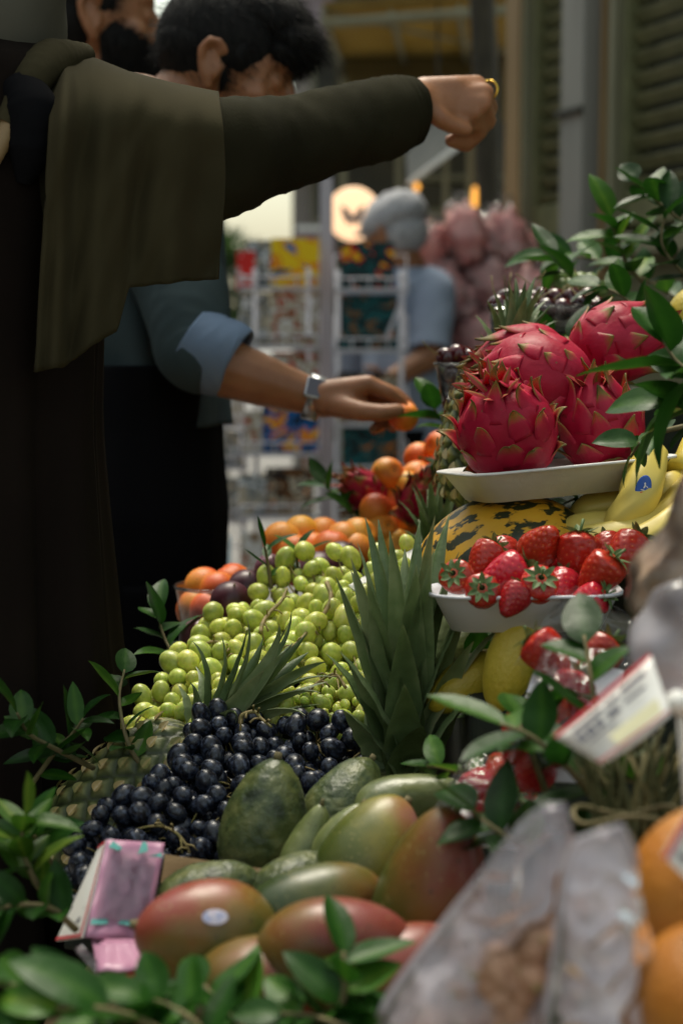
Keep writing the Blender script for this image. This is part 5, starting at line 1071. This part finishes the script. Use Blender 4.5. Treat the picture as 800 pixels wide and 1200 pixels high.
ds = close(tray_mb(.150, .105, .030, .004, .017, .03)).build('white_dish', M_dish, None, world=False); tag(ds, 'white plastic dish of loose strawberries beside the pineapple crown', 'dish')
ds.location = at(614, 733, 1.275); ds.rotation_euler = (R(-2), R(-1), R(-3))
def cup(label, c, r0, r1, H, cat='cup', name='clear_cup', m=None):
    t = thing(name, label, cat, c); n = 40; th = .0012
    mb = MB(); mb.grid([[Vector(c) + Vector((math.cos(2 * math.pi * k / n) * r, math.sin(2 * math.pi * k / n) * r, z)) for k in range(n)] for r, z in ((.001, 0), (r0, 0), (r1, H))], closed=True); mb.build('wall', m or M_cup, t)
    mb = MB(); mb.tube([Vector(c) + Vector((math.cos(2 * math.pi * k / n) * r1, math.sin(2 * math.pi * k / n) * r1, H)) for k in range(n + 1)], .0018, 7, cap=False); mb.build('rim', M_cup, t); return t
cup('clear plastic cup of dark cherries before the pink candy bags', at(546, 486, 1.86), .026, .036, .058)
ch = simple('cherry', 'cherry', 'flesh', M_cherry, egg(.0118, .0112, 14), lambda p, th: Vector((p.x, p.y, p.z - .003 * math.exp(-(p.x ** 2 + p.y ** 2) / .00001) * (p.z > 0))), None, 20, lambda t: MB().tube(spline([(0, 0, .008), (.003, 0, .022), (.010, 0, .036)], 6), .0006, 5).build('stem', M_stem, t, world=False))
CH = []
for i, (x, y, l) in enumerate([(522, 419, 'cherry at the left on the rim of the clear cup'), (536, 415, 'topmost cherry in the clear cup'), (551, 420, 'cherry at the right on the rim of the clear cup'), (530, 440, 'cherry high inside the clear cup, left'), (553, 441, 'cherry high inside the clear cup, right'), (541, 460, 'cherry in the middle of the clear cup'), (530, 474, 'cherry at the bottom of the clear cup'), (558, 470, 'cherry low at the right inside the clear cup')]): CH.append((x, y, 1.85, (rng.gauss(0, 1), rng.gauss(0, 1), rng.gauss(.5, 1)), i, 1.0, l))
for i in range(7): CH.append((584 + i * 19, 360 + rng.uniform(-3, 3), 1.84, (rng.gauss(0, 1), rng.gauss(0, 1), 1), i, 1.12, ['leftmost cherry', 'second cherry from the left', 'third cherry from the left', 'fourth cherry', 'third cherry from the right', 'second cherry from the right', 'rightmost cherry'][i] + ' in the front row of the clear box'))
for i in range(6): CH.append((594 + i * 19, 350 + rng.uniform(-3, 3), 1.875, (rng.gauss(0, 1), rng.gauss(0, 1), 1), i, 1.12, ['leftmost cherry', 'second cherry from the left', 'third cherry from the left', 'third cherry from the right', 'second cherry from the right', 'rightmost cherry'][i] + ' in the back row of the clear box'))
list(put(ch, CH, 'cherries'))
bx = thing('clear_box', 'shallow clear plastic box heaped with cherries behind the dragon fruits', 'box', at(640, 392, 1.86)); bmx = tray_mb(.135, .075, .032, .004, .006, .012)
bo = close(bmx).build('wall', M_cup, bx, world=False); MB().tube([Vector((x, y, .032)) for x, y in ((-.0675, -.0375), (.0675, -.0375))], .0016, 6).build('rim', M_cup, bx, world=False)
gpm = simple('green_plum', 'green plum', 'flesh', M_gplum, egg(.0115, .012, 14), None, None, 20, lambda t: MB().tube([(0, 0, .010), (0, 0, .016)], .0008, 5).build('stem_end', M_twig, t, world=False))
list(put(gpm, [(658 + (i % 5) * 11, 338 - (i // 5) * 10 + rng.uniform(-2, 2), 1.98 + (i // 5) * .02, (rng.gauss(0, 1), rng.gauss(0, 1), 1), i, .95, ['leftmost green plum, front row', 'second green plum, front row', 'middle green plum, front row', 'fourth green plum, front row', 'rightmost green plum, front row', 'leftmost green plum, back row', 'second green plum, back row', 'middle green plum, back row', 'rightmost green plum, back row'][i] + ' behind the cherry box') for i in range(9)], 'green plums'))
cup('round glass bowl of apricots at the left of the grapes', at(250, 742, 1.75), .034, .041, .052, 'bowl', 'glass_bowl')
# ------------------------------------------------------------------ laurel sprigs
def sprig(label, P, n, L, W, tone=.35, droop=.1, seed=0, spread=1.0, up=(0, -.35, 1), clump=0.0, rise=.15, flat=.75):
    rg = random.Random(seed + 100); Q = spline([at(*p) for p in P], 24); t = thing('laurel_sprig', label, 'laurel sprig', Q[0], 'laurel sprigs among the fruit')
    mb = MB(); mb.tube(Q, [lerp(.0024, .0011, i / 23) for i in range(24)], 6); mb.build('twig', M_twig, t)
    mb = MB()
    for i in range(n):
        v = lerp(.12 + .5 * clump, 1, (i + .5) / n); k = min(int(v * 23), 22); p = Q[k].lerp(Q[k + 1], v * 23 - k if k < 22 else 1); tg = (Q[k + 1] - Q[k]).normalized(); az = i * 2.4 + rg.uniform(-.4, .4) if True else 0
        u_ = Vector(up).normalized(); a = (u_ - tg * tg.dot(u_)).normalized(); b = tg.cross(a); o_ = a * math.sin(az) * flat + b * math.cos(az)
        last = i == n - 1; d_ = (tg * (1.6 if last else rg.uniform(.35, .8)) + o_ * (0.05 if last else 1.0) * spread + Vector((0, 0, rise * rg.uniform(-.5, 1.2)))).normalized()
        add_leaf(mb, p, d_, Vector(up) * .9 + tg * .3 + o_ * -.35 + Vector((rg.gauss(0, .22), rg.gauss(0, .22), 0)), L * rg.uniform(.58, 1.18), W * rg.uniform(.85, 1.15), rg.uniform(-.25, .75) + droop, rg.uniform(.12, .4), max(0, tone + rg.choice((-.2, -.1, 0, 0, .1, .25)) + rg.uniform(-.06, .06)))
    mb.build('foliage', M_leaf, t); return t
LS, WS = .055, .020
SP = [
 ('dark laurel sprig with upright leaves before the robe at the left edge', [(110, 900, 1.30), (70, 880, 1.27), (35, 860, 1.25), (20, 835, 1.24)], 11, 0.045, 0.017, 0.31, .1),
 ('laurel sprig rising between the dark robe and the green grapes', [(170, 905, 1.36), (150, 870, 1.36), (140, 820, 1.38), (146, 785, 1.40)], 10, 0.041, 0.019, 0.31, .2),
 ('laurel sprig spreading right before the robe, above the pineapple rind', [(30, 930, 1.27), (62, 885, 1.28), (85, 860, 1.29), (98, 842, 1.29)], 12, 0.039, 0.015, 0.31, .1),
 ('bright young laurel sprig low at the left edge', [(60, 1060, 1.06), (38, 1025, 1.05), (26, 990, 1.05), (30, 955, 1.05)], 15, 0.036, 0.015, 0.61, .1),
 ('laurel sprig at the left edge under the bright one', [(90, 1090, 1.04), (60, 1065, 1.03), (20, 1060, 1.02), (-10, 1070, 1.02)], 12, 0.039, 0.015, 0.37, .1),
 ('broad laurel leaves under the end of the pineapple rind', [(62, 1015, 1.17), (50, 995, 1.15), (40, 980, 1.14), (28, 968, 1.14)], 7, .045, .024, .36, .3),
 ('large near laurel sprig in the bottom left corner', [(190, 1195, .86), (120, 1175, .85), (50, 1160, .84), (-20, 1150, .84)], 8, 0.048, 0.021, 0.37, .1),
 ('pale lit laurel sprig at the bottom left', [(200, 1215, .84), (150, 1190, .83), (90, 1180, .82), (20, 1190, .82)], 9, 0.052, 0.022, 0.43, .15),
 ('laurel sprig across the bottom below the rosy mangoes', [(330, 1240, .88), (290, 1210, .88), (258, 1178, .88), (240, 1155, .89)], 11, 0.047, 0.020, 0.39, .15),
 ('laurel sprig standing before the pink topped mango', [(380, 1245, .88), (394, 1205, .88), (404, 1155, .88), (402, 1115, .89)], 10, 0.043, 0.021, 0.37, .25),
 ('laurel sprig along the bottom edge left of the plastic bag', [(460, 1240, .86), (420, 1212, .86), (370, 1192, .87), (330, 1188, .87)], 11, 0.043, 0.019, 0.33, .15),
 ('dark laurel sprig in the very bottom middle', [(260, 1240, .84), (230, 1200, .84), (200, 1180, .85), (170, 1170, .85)], 11, 0.043, 0.019, 0.31, .15),
 ('large blurred laurel sprig in front of the topmost dragon fruit', [(870, 425, 1.16), (825, 440, 1.16), (795, 426, 1.17), (775, 398, 1.18)], 8, .070, .034, .42, .1),
 ('laurel sprig with broad leaves above the blue banana sticker', [(885, 510, 1.20), (838, 492, 1.20), (805, 478, 1.21), (775, 474, 1.22)], 9, .062, .033, .44, .2),
 ('hanging laurel sprig at the right end of the white tray', [(800, 500, 1.30), (775, 506, 1.30), (752, 516, 1.30), (738, 536, 1.30)], 5, .042, .023, .32, .4),
 ('laurel sprig with yellow green young leaves before the shutter', [(760, 340, 1.95), (735, 310, 1.95), (722, 280, 1.95), (715, 255, 1.95)], 12, .060, .027, .55, .2),
 ('dark laurel sprig in the upper right before the louvres', [(850, 290, 1.9), (800, 260, 1.9), (765, 232, 1.9), (745, 212, 1.92)], 12, .062, .027, .36, .2),
 ('laurel sprig at the right edge behind the dragon fruit', [(850, 360, 1.85), (800, 320, 1.85), (775, 285, 1.85), (780, 245, 1.86)], 13, .058, .026, .36, .2),
 ('laurel sprig rising behind the cherry box', [(720, 400, 1.9), (690, 360, 1.92), (665, 320, 1.95), (650, 300, 1.97)], 12, .060, .026, .40, .2),
 ('dense laurel sprig right of the cherries', [(790, 410, 1.72), (755, 370, 1.74), (725, 345, 1.76), (700, 335, 1.78)], 12, .056, .026, .36, .2),
 ('laurel sprig behind the green plums at the foot of the shutter', [(820, 370, 2.1), (760, 330, 2.1), (700, 305, 2.1), (640, 300, 2.12)], 14, .060, .028, .34, .2),
 ('laurel sprig just behind the dragon fruits under the cherry box', [(720, 440, 1.66), (680, 405, 1.68), (650, 392, 1.7), (618, 388, 1.72)], 10, .050, .022, .36, .2),
 ('big dark laurel sprig over the wrapped strawberries', [(700, 940, .98), (660, 895, .97), (620, 862, .97), (585, 848, .98)], 7, .062, .022, .34, .15),
 ('tall laurel sprig before the strawberry dish', [(710, 900, 1.0), (700, 850, 1.0), (692, 795, 1.01), (684, 745, 1.03)], 6, .060, .026, .34, .3),
 ('laurel sprig crossing the yellow fruit beside the film', [(640, 930, 1.03), (625, 890, 1.03), (612, 860, 1.04), (606, 835, 1.05)], 5, .045, .022, .40, .2),
 ('laurel sprig left of the peak of the plastic bag', [(640, 1010, .95), (600, 985, .95), (570, 965, .96), (552, 950, .97)], 9, .050, .023, .36, .2),
 ('pale glossy laurel sprig at the foot of the tall pineapple', [(570, 925, 1.12), (545, 910, 1.13), (520, 900, 1.14), (500, 898, 1.15)], 5, .040, .016, .55, .1),
 ('dark laurel sprig left of the far dragon fruit', [(430, 620, 2.0), (410, 600, 2.02), (390, 580, 2.04), (380, 566, 2.05)], 9, .062, .024, .36, .1),
 ('laurel sprig below the cup of cherries', [(560, 530, 1.9), (535, 510, 1.92), (515, 490, 1.94), (505, 470, 1.95)], 8, .055, .026, .42, .2),
 ('upright laurel sprig among the apricots behind the grapes', [(345, 700, 1.70), (350, 680, 1.70), (348, 655, 1.70), (352, 640, 1.70)], 6, .040, .013, .36, .1),
 ('thin laurel sprig standing on the highest green grapes', [(318, 690, 1.66), (315, 668, 1.66), (312, 650, 1.66), (310, 640, 1.66)], 5, .034, .010, .32, .1),
 ('laurel sprig under the glass bowl before the dark trousers', [(230, 790, 1.6), (205, 770, 1.6), (190, 740, 1.62), (186, 715, 1.63)], 9, .05, .024, .28, .2),
 ('laurel sprig poking up between far apricots', [(500, 590, 1.98), (508, 570, 1.98), (505, 550, 1.98), (512, 535, 1.98)], 6, .045, .018, .36, .2),
 ('dark laurel sprig low behind the yellow fruits', [(520, 860, 1.3), (530, 830, 1.31), (545, 800, 1.32), (565, 750, 1.34)], 8, .045, .02, .32, .2),
 ('laurel sprig behind the far apricot heap', [(400, 660, 2.15), (420, 640, 2.16), (440, 650, 2.16), (470, 660, 2.16)], 9, .06, .026, .30, .2),
 ('laurel sprig under the white tray beside the bananas', [(760, 600, 1.55), (720, 590, 1.56), (690, 580, 1.56), (660, 590, 1.56)], 8, .045, .02, .36, .2),
 ('dark laurel sprig above the straw bundle', [(780, 930, .98), (740, 915, .99), (710, 920, .99), (690, 950, 1.0)], 9, .052, .024, .34, .2),
]
for i, (lab, P, n, L, W, tone, droop) in enumerate(SP):
    low = P[0][1] > 1130 and P[3][1] > 1130; sprig(lab, P, n, L, W, tone, droop, i, rise=-.05 if low else .15, flat=.25 if low else .75)

# ------------------------------------------------------------------ cards, tags and packing
def slab(mb, P, th=.0012, mi=0):
    P = [Vector(p) for p in P]; n = (P[1] - P[0]).cross(P[2] - P[0]).normalized()
    if n.dot(P[0] - Vector((0, 0, CAMZ))) > 0: n = -n
    k = len(P); mb.add([p for p in P] + [p - n * th for p in P], [tuple(range(k)), tuple(range(2 * k - 1, k - 1, -1))] + [(i, k + i, k + (i + 1) % k, (i + 1) % k) for i in range(k)], mi); return n
def marks(P, items, lift, mat_, parent, name='lettering'):
    """flat ink shapes on the quad P (lower left, lower right, upper right, upper left); items are (u0, v0, u1, v1)"""
    P = [Vector(p) for p in P]; n = (P[1] - P[0]).cross(P[2] - P[0]).normalized()
    if n.dot(P[0] - Vector((0, 0, CAMZ))) > 0: n = -n
    B = lambda u, v: (P[0].lerp(P[1], u)).lerp(P[3].lerp(P[2], u), v) + n * lift
    mb = MB()
    for it in items:
        if len(it) == 4: u0, v0, u1, v1 = it; q = [(u0, v0), (u1, v0), (u1, v1), (u0, v1)]
        else: q = [(it[i], it[i + 1]) for i in range(0, len(it), 2)]
        mb.add([B(*p) for p in q], [tuple(range(len(q)))])
    return mb.build(name, mat_, parent, smooth=False)
# pink card box, torn at the bottom
pk = thing('card_box', 'glossy pink card box torn at the foot with a white printed side', 'card box', at(130, 1110, 1.06))
F4 = [at(100, 1098, 1.035), at(172, 1106, 1.05), at(193, 988, 1.10), at(125, 984, 1.085)]
mb = MB(); rows = []
for j in range(16):
    v = j / 15; row = []
    for i in range(13):
        u = i / 12; p = F4[0].lerp(F4[1], u).lerp(F4[3].lerp(F4[2], u), v); row.append(p + Vector((0, -1, .3)) * (.0022 * nz((u * 4, v * 5, 2), 1) + .0030 * nz((u * 2 + 5, v * 3, 2), 1)))
    rows.append(row)
mb.grid(rows); fr_ = mb.build('front_panel', M_pinkcard, pk, solid=.0012)
marks(F4, [(.04, .90, .10, .97, .28, .90, .24, .86), (.55, .84, .72, .88, .68, .97, .60, .98), (.74, .83, .98, .83, .94, .88), (.02, .10, .30, .13, .28, .18, .02, .16), (.45, .14, .80, .13, .98, .2, .80, .19, .5, .18)], .0032, M_teal, fr_)
S4 = [at(66, 1102, 1.06), at(96, 1098, 1.037), at(124, 985, 1.087), at(116, 992, 1.11)]
sp2 = MB(); slab(sp2, S4); so_ = sp2.build('side_panel', M_white, pk, smooth=False)
marks(S4, [(.0, .0, 1, .03), (.93, .03, 1, 1), (0, .97, .93, 1)], .0006, M_red, so_, 'red_border')
marks(S4, [(.2, .16, .45, .22), (.5, .15, .75, .21), (.2, .28, .8, .33), (.2, .40, .55, .45), (.6, .40, .8, .44), (.25, .52, .8, .58), (.25, .64, .5, .70), (.55, .66, .8, .72), (.3, .80, .7, .84)], .0006, M_ink, so_)
mb = MB(); rows = []
for j in range(6):
    v = j / 5; rows.append([at(lerp(108, 163, u) + 6 * v, lerp(1101, 1138, v) + 4 * nz((u * 6, v * 3, 1), 1) * v, lerp(1.04, 1.0, v) + .01 * nz((u * 4, v, 3), 1)) for u in np.linspace(0, 1, 10)])
mb.grid(rows); mb.build('torn_flap', M_pinkcard, pk, solid=.001)
mb = MB(); slab(mb, [at(146, 1146, 1.0), at(164, 1140, 1.0), at(166, 1126, 1.01), at(150, 1132, 1.01)]); mb.build('red_corner', M_red, pk, smooth=False)
mb = MB(); slab(mb, [at(88, 1112, 1.02), at(132, 1160, .985), at(140, 1156, .99), at(96, 1106, 1.03)]); mb.build('clear_strip', M_film, pk, smooth=False)
mb = MB(); rows = []
for j in range(14):
    v = j / 13; rows.append([F4[0].lerp(F4[1], u).lerp(F4[3].lerp(F4[2], u), lerp(.2, .93, v)) + Vector((0, -1, .25)) * (.0050 + .0026 * nz((u * 7, v * 9, 7), 1)) for u in np.linspace(.10, .92, 14)])
mb.grid(rows); mb.build('film_cover', M_cello, pk)
cbx = thing('cardboard_box', 'plain brown cardboard box edge behind the dark pebbly avocado', 'box', at(245, 1050, 1.13))
mb = MB(); slab(mb, [at(186, 1056, 1.11), at(302, 1066, 1.13), at(309, 1018, 1.15), at(194, 1001, 1.13)], .003); mb.build('front', M_card, cbx, smooth=False)
mb = MB(); slab(mb, [at(302, 1066, 1.133), at(306, 1062, 1.22), at(312, 1014, 1.24), at(309.2, 1018, 1.153)], .003); mb.build('side', M_card, cbx, smooth=False)
wp_ = thing('paper_sheet', 'white paper sheet with a pinkish corner leaning behind the tall pineapple crown', 'paper', at(460, 690, 1.72))
Q4 = [at(408, 686, 1.60), at(440, 712, 1.585), at(508, 668, 1.60), at(503, 632, 1.64)]
mb = MB(); slab(mb, Q4, .001); pw = mb.build('sheet', M_white, wp_, smooth=False)
mb = MB(); slab(mb, [at(503.3, 632, 1.639), at(508.3, 668, 1.599), at(516, 655, 1.60), at(512, 626, 1.64)], .001); mb.build('pink_corner', M_pinkcard, wp_, smooth=False)
# price tag on a stick before the wrapped strawberries
tg = thing('price_tag', 'white price tag with red border and a pale yellow patch tilted at the right', 'price tag', at(715, 835, .80))
T4 = [at(707, 897, .800), at(786, 836, .80), at(757, 771, .82), at(654, 866, .815)]
T4 = [at(706, 897, .800), at(787, 838, .795), at(764, 770, .815), at(653, 866, .82)]
mb = MB(); rows = []
for j in range(8):
    v = j / 7; rows.append([T4[0].lerp(T4[1], u).lerp(T4[3].lerp(T4[2], u), v) + FW * (.006 * (u - .5) ** 2 * 4 - .003) for u in np.linspace(0, 1, 12)])
mb.grid(rows); tb = mb.build('card', M_white, tg, solid=.001)
marks(T4, [(0, .93, 1, 1), (0, 0, .05, .03), (.0, .0, 1, .025)], .005, M_red, tb, 'red_border')
marks(T4, [(.10, .74, .42, .82), (.46, .74, .60, .81), (.64, .74, .90, .83), (.08, .50, .15, .66), (.18, .50, .26, .66), (.29, .50, .36, .66), (.42, .52, .56, .64), (.12, .40, .44, .44), (.62, .56, .86, .62)], .0055, M_ink, tb)
marks(T4, [(.30, .06, .92, .30)], .0055, mat('pale_yellow_print', (.78, .74, .48), .4), tb, 'yellow_patch')
MB().tube([at(792, 822, .80), at(800, 826, .81)], [.006, .006], 12).build('clip', M_white, tg); MB().tube([at(796, 826, .81), at(806, 960, .83), at(806, 1080, .85)], .002, 6).build('stick', M_white, tg)
t2 = thing('price_tag', 'small white and red price tag at the right edge over the orange', 'price tag', at(795, 1000, .70))
T5 = [at(776, 1003, .70), at(820, 1045, .70), at(850, 975, .70), at(806, 950, .70)]
mb = MB(); slab(mb, T5); o2 = mb.build('card', M_white, t2, smooth=False); marks(T5, [(0, .55, .14, 1), (0, 0, .12, .54), (.12, .84, 1, 1)], .0006, M_red, o2, 'red_border'); marks(T5, [(.3, .45, .8, .6), (.25, .2, .7, .3)], .0006, M_ink, o2)
MB().tube([at(806, 985, .705), at(815, 1120, .72)], .0018, 6).build('stick', M_white, t2)
orange = simple('orange', 'orange', 'peel', mat('orange_peel', [(.3, (.36, .12, .01)), (.7, (.44, .18, .02))], .42, 30, bump=.6, bscale=240), egg(.042, .040, 24), lambda p, th: p * (1 + .01 * nz(p, 40)), None, 48, lambda t: MB().ball((0, 0, .0395), (.004, .004, .002), 10, 6).build('stem_end', M_twig, t, world=False))
list(put(orange, [(842, 1050, .74, (.2, -.5, .6), 1, 1.0, 'orange at the right edge under the small red price tag'), (850, 1185, .70, (.2, -.2, .9), 2, 1.0, 'orange in the bottom right corner')], 'oranges'))

# wrapped strawberry packs: crumpled film drawn tight over the fruit
def film_pack(label, c4, bulge, seed, d_lo=.0, cat='film pack', name='film_pack', m=None, n=46, amp=.004):
    P = [at(*p) for p in c4]; nn = (P[1] - P[0]).cross(P[2] - P[0]).normalized()
    if nn.dot(P[0] - Vector((0, 0, CAMZ))) > 0: nn = -nn
    t = thing(name, label, cat, P[0]); rows = []
    for j in range(n):
        v = j / (n - 1); row = []
        for i in range(n):
            u = i / (n - 1); p = P[0].lerp(P[1], u).lerp(P[3].lerp(P[2], u), v); b = bulge * (math.sin(math.pi * u) * math.sin(math.pi * v)) ** .6
            w_ = nz((u * 3 + seed, v * 3, 1), 1); ridge = 1 - abs(nz((u * 4 + seed, v * 4 + u * 3, 4), 1)) * 2; row.append(p + nn * (b + amp * w_ * 1.4 + amp * 1.1 * max(0, ridge - .55) + amp * .4 * nz((u * 13, v * 13, seed), 1)))
        rows.append(row)
    mb = MB(); mb.grid(rows); mb.build('film', m or M_cello, t)
    base = MB(); slab(base, [p - nn * .030 for p in P], .002); base.build('tray_base', M_dish, t, smooth=False)
    return t
film_pack('crumpled clear film pack of strawberries between the dish and the price tag', [(590, 900, 1.03), (700, 905, 1.03), (740, 770, 1.06), (640, 745, 1.09)], .012, 3)
film_pack('low clear film pack of strawberries at the foot of the tall pineapple', [(505, 955, 1.06), (625, 965, 1.05), (620, 885, 1.09), (545, 885, 1.11)], .014, 8)
sf = thing('film_wrap', 'shiny crumpled clear film drawn over the right end of the strawberry dish', 'film', at(650, 720, 1.18))
mb = MB(); rows = []
for j in range(40):
    v = j / 39; row = []
    for i in range(40):
        u = i / 39; x = lerp(lerp(600, 660, v), lerp(790, 730, v), u); y = lerp(780, 686 + 18 * abs(u - .2) * 2, v); rg_ = 1 - 2 * abs(nz((u * 3.2 + 2, v * 3 + u * 2, 9), 1)); row.append(at(x, y, 1.21 + .02 * v - .010 * max(0, rg_ - .4) - .012 * nz((u * 2.5, v * 2.5, 5), 1)))
    rows.append(row)
mb.grid(rows); mb.build('film', M_cello, sf)

# bag of nuts in the foreground, milky plastic with a sealed peak
def bag(label, L, Rr, d, depth, seed, m, peakw=.8):
    """L / Rr: left and right edges as (px, py) from the top down"""
    t = thing('plastic_bag', label, 'plastic bag', at(L[-1][0], L[-1][1], d)); mb = MB(); N, K = 56, 48
    def face(sg_):
        rows = []
        for j in range(N):
            v = j / (N - 1); lx, ly = interp(v, np.linspace(0, 1, len(L)), [p[0] for p in L]), interp(v, np.linspace(0, 1, len(L)), [p[1] for p in L]); rx, ry = interp(v, np.linspace(0, 1, len(Rr)), [p[0] for p in Rr]), interp(v, np.linspace(0, 1, len(Rr)), [p[1] for p in Rr]); row = []
            for i in range(K):
                u = i / (K - 1); b = depth * math.sin(math.pi * u) ** .6 * smooth(v * 1.3 - .25) ; e = math.sin(math.pi * u) ** .4
                rid = 1 - 2 * abs(nz((u * 3.0 + seed, v * 4.0 + u * 2, sg_ * 3), 1)); X_, Y_2 = lerp(lx, rx, u) / 60, lerp(ly, ry, u) / 60; rid = 1 - 2 * abs(nz((X_ * 1.3 + seed, Y_2 * 1.1, sg_ * 3), 1)); w_ = .010 * nz((X_ * .6 + seed, Y_2 * .6, sg_), 1) + .009 * max(0, rid - .5) + .0016 * nz((X_ * 3, Y_2 * 2.4, seed + sg_), 1)
                row.append(at(lerp(lx, rx, u), lerp(ly, ry, u), d) - FW * sg_ * (b + w_ * e * smooth(v * 2)) - FW * .0)
            rows.append(row)
        return rows
    mb.grid(face(1)); mb.grid(face(-1)); mb.build('film', m, t)
    lf = spline([at(x, y, d - .001) for x, y in L], 30); rf = spline([at(x, y, d - .001) for x, y in Rr], 30); sm = MB(); sm.tube(list(reversed(lf[:26])) + rf[:9], .0016, 6); sm.build('seam', m, t); return t
bag('milky plastic bag of nuts with a sealed peak in the near foreground', [(640, 944), (610, 968), (560, 1030), (505, 1100), (455, 1170), (425, 1240)], [(660, 944), (668, 985), (664, 1040), (690, 1100), (705, 1170), (705, 1240)], .74, .016, 2, M_bag)
bag('second milky plastic bag, bluish at its top, at the right of the sealed peak', [(676, 985), (664, 1010), (655, 1060), (650, 1110), (640, 1180), (630, 1240)], [(728, 968), (742, 1000), (752, 1045), (765, 1110), (770, 1180), (770, 1240)], .70, .018, 5, M_bag)
nut = simple('nut', 'nut', 'shell', mat('tan_nut_shell', [(.3, (.30, .15, .08)), (.7, (.46, .27, .17))], .6, 60, rnd=.2, bump=.5, bscale=150), egg(.0105, .0135, 14), lambda p, th: p * (1 + .05 * nz(p, 130)), None, 22, lambda t: MB().ball((0, 0, -.0125), (.004, .004, .0022), 8, 5).build('pale_end', M_stem, t, world=False))
NU = []; rg2 = random.Random(5)
for i in range(150):
    y = rg2.uniform(1095, 1225); x = rg2.uniform(lerp(590, 470, (y - 1110) / 115), lerp(660, 690, (y - 1110) / 115)); NU.append((x, y, .74 + rg2.uniform(-.008, .014), (rg2.gauss(0, 1), rg2.gauss(0, 1), rg2.gauss(0, 1)), i, rg2.uniform(.5, .72), 'tan nut in the milky plastic bag with the sealed peak'))
list(put(nut, NU, 'tan nuts in the bag'))
# wrapped brown bundle on the right edge
wb_ = thing('wrapped_bundle', 'mottled brown dried bundle in milky wrap at the right edge', 'dried bundle', at(800, 760, .88))
M_dried = mat('dried_brown', [(.3, (.20, .10, .05)), (.45, (.46, .27, .16)), (.6, (.58, .43, .32)), (.75, (.60, .30, .08))], .6, 34, 4, bump=.8, bscale=50)
mb = MB(); V, F = uv(72, 54); c = at(862, 668, .90)
for_ = [c + RT * (v.x * .052) + FW * (v.y * .035) + UP * (v.z * .075) for v in V]
mb.add([p + (p - c).normalized() * (.010 * nz(p, 32, 2) + .006 * nz(p, 70, 4)) + RT * (.022 * ((p - c).dot(UP) / .075)) for p in for_], F); mb.build('dried_mass', M_dried, wb_)
mb = MB(); c2 = at(815, 758, .86); rows = []
mb.add([c2 + RT * (v.x * .036) + FW * (v.y * .020) + UP * (v.z * .036) + v * (.006 * nz(v, 1.8, 3)) for v in V], F); mb.build('milky_wrap', M_bag, wb_)
mb = MB(); cl = c
mb.add([p + (p - c).normalized() * (.004 + .011 * nz(p, 30, 2) + .008 * nz(p, 55, 9)) + RT * (.022 * ((p - c).dot(UP) / .075)) for p in for_], F); mb.build('clear_wrap', M_cello, wb_)
sbn = thing('straw_bundle', 'bundle of pale dried stems under the price tag', 'dried stems', at(740, 1060, .90))
mb = MB()
for i in range(60):
    x0, x1 = rng.uniform(690, 790), rng.uniform(665, 830); a = at(x0, 1060, .90 + rng.uniform(0, .05)); b = at(x1, rng.uniform(850, 900), .90 + rng.uniform(0, .06)); m_ = a.lerp(b, .5) + Vector((rng.gauss(0, .006), rng.gauss(0, .006), 0)); mb.tube(spline([a, m_, b], 7), [.0012] * 7, 4, tone=rng.random())
mb.build('stems', mat('dry_stem', [(0, (.03, .04, .01)), (.5, (.08, .08, .025)), (1, (.20, .16, .06))], .7, 30, attr='tone'), sbn)
mb = MB(); q = at(735, 955, .89); mb.tube([q + RT * math.cos(a) * .030 + FW * math.sin(a) * .020 + UP * .003 * math.sin(3 * a) for a in np.linspace(0, 6.283, 26)], .0014, 6, cap=False); mb.build('binding', M_twig, sbn)

# stickers on the first mango
bpy.context.view_layer.update(); dg = bpy.context.evaluated_depsgraph_get()
def stick_on(o, px, py, rx, ry, m, name='sticker'):
    org = Vector((0, 0, CAMZ)); inv = o.matrix_world.inverted(); ch_ = [c for c in o.children if c.type == 'MESH'][0]
    def hit(x, y):
        dr = (at(x, y, 1.0) - org).normalized(); lo = ch_.matrix_world.inverted(); ok, loc, n_, i_ = ch_.ray_cast(lo @ org, (lo.to_3x3() @ dr).normalized())
        return (ch_.matrix_world @ loc, (ch_.matrix_world.to_3x3() @ n_).normalized()) if ok else None
    mb = MB(); rows = []
    for q in (.001, .5, 1):
        row = []
        for k in range(24):
            h = hit(px + rx * q * math.cos(k * math.pi / 12), py + ry * q * math.sin(k * math.pi / 12))
            if h is None: return
            row.append(inv @ (h[0] + h[1] * .0009))
        rows.append(row)
    mb.grid(rows, closed=True); s = mb.build(name, m, None, world=False); s.parent = o
stick_on(mo[0], 252, 1075, 15, 9, mat('lilac_sticker', [(.35, (.55, .45, .55)), (.5, (.62, .58, .66)), (.65, (.30, .34, .55))], .35, 160))
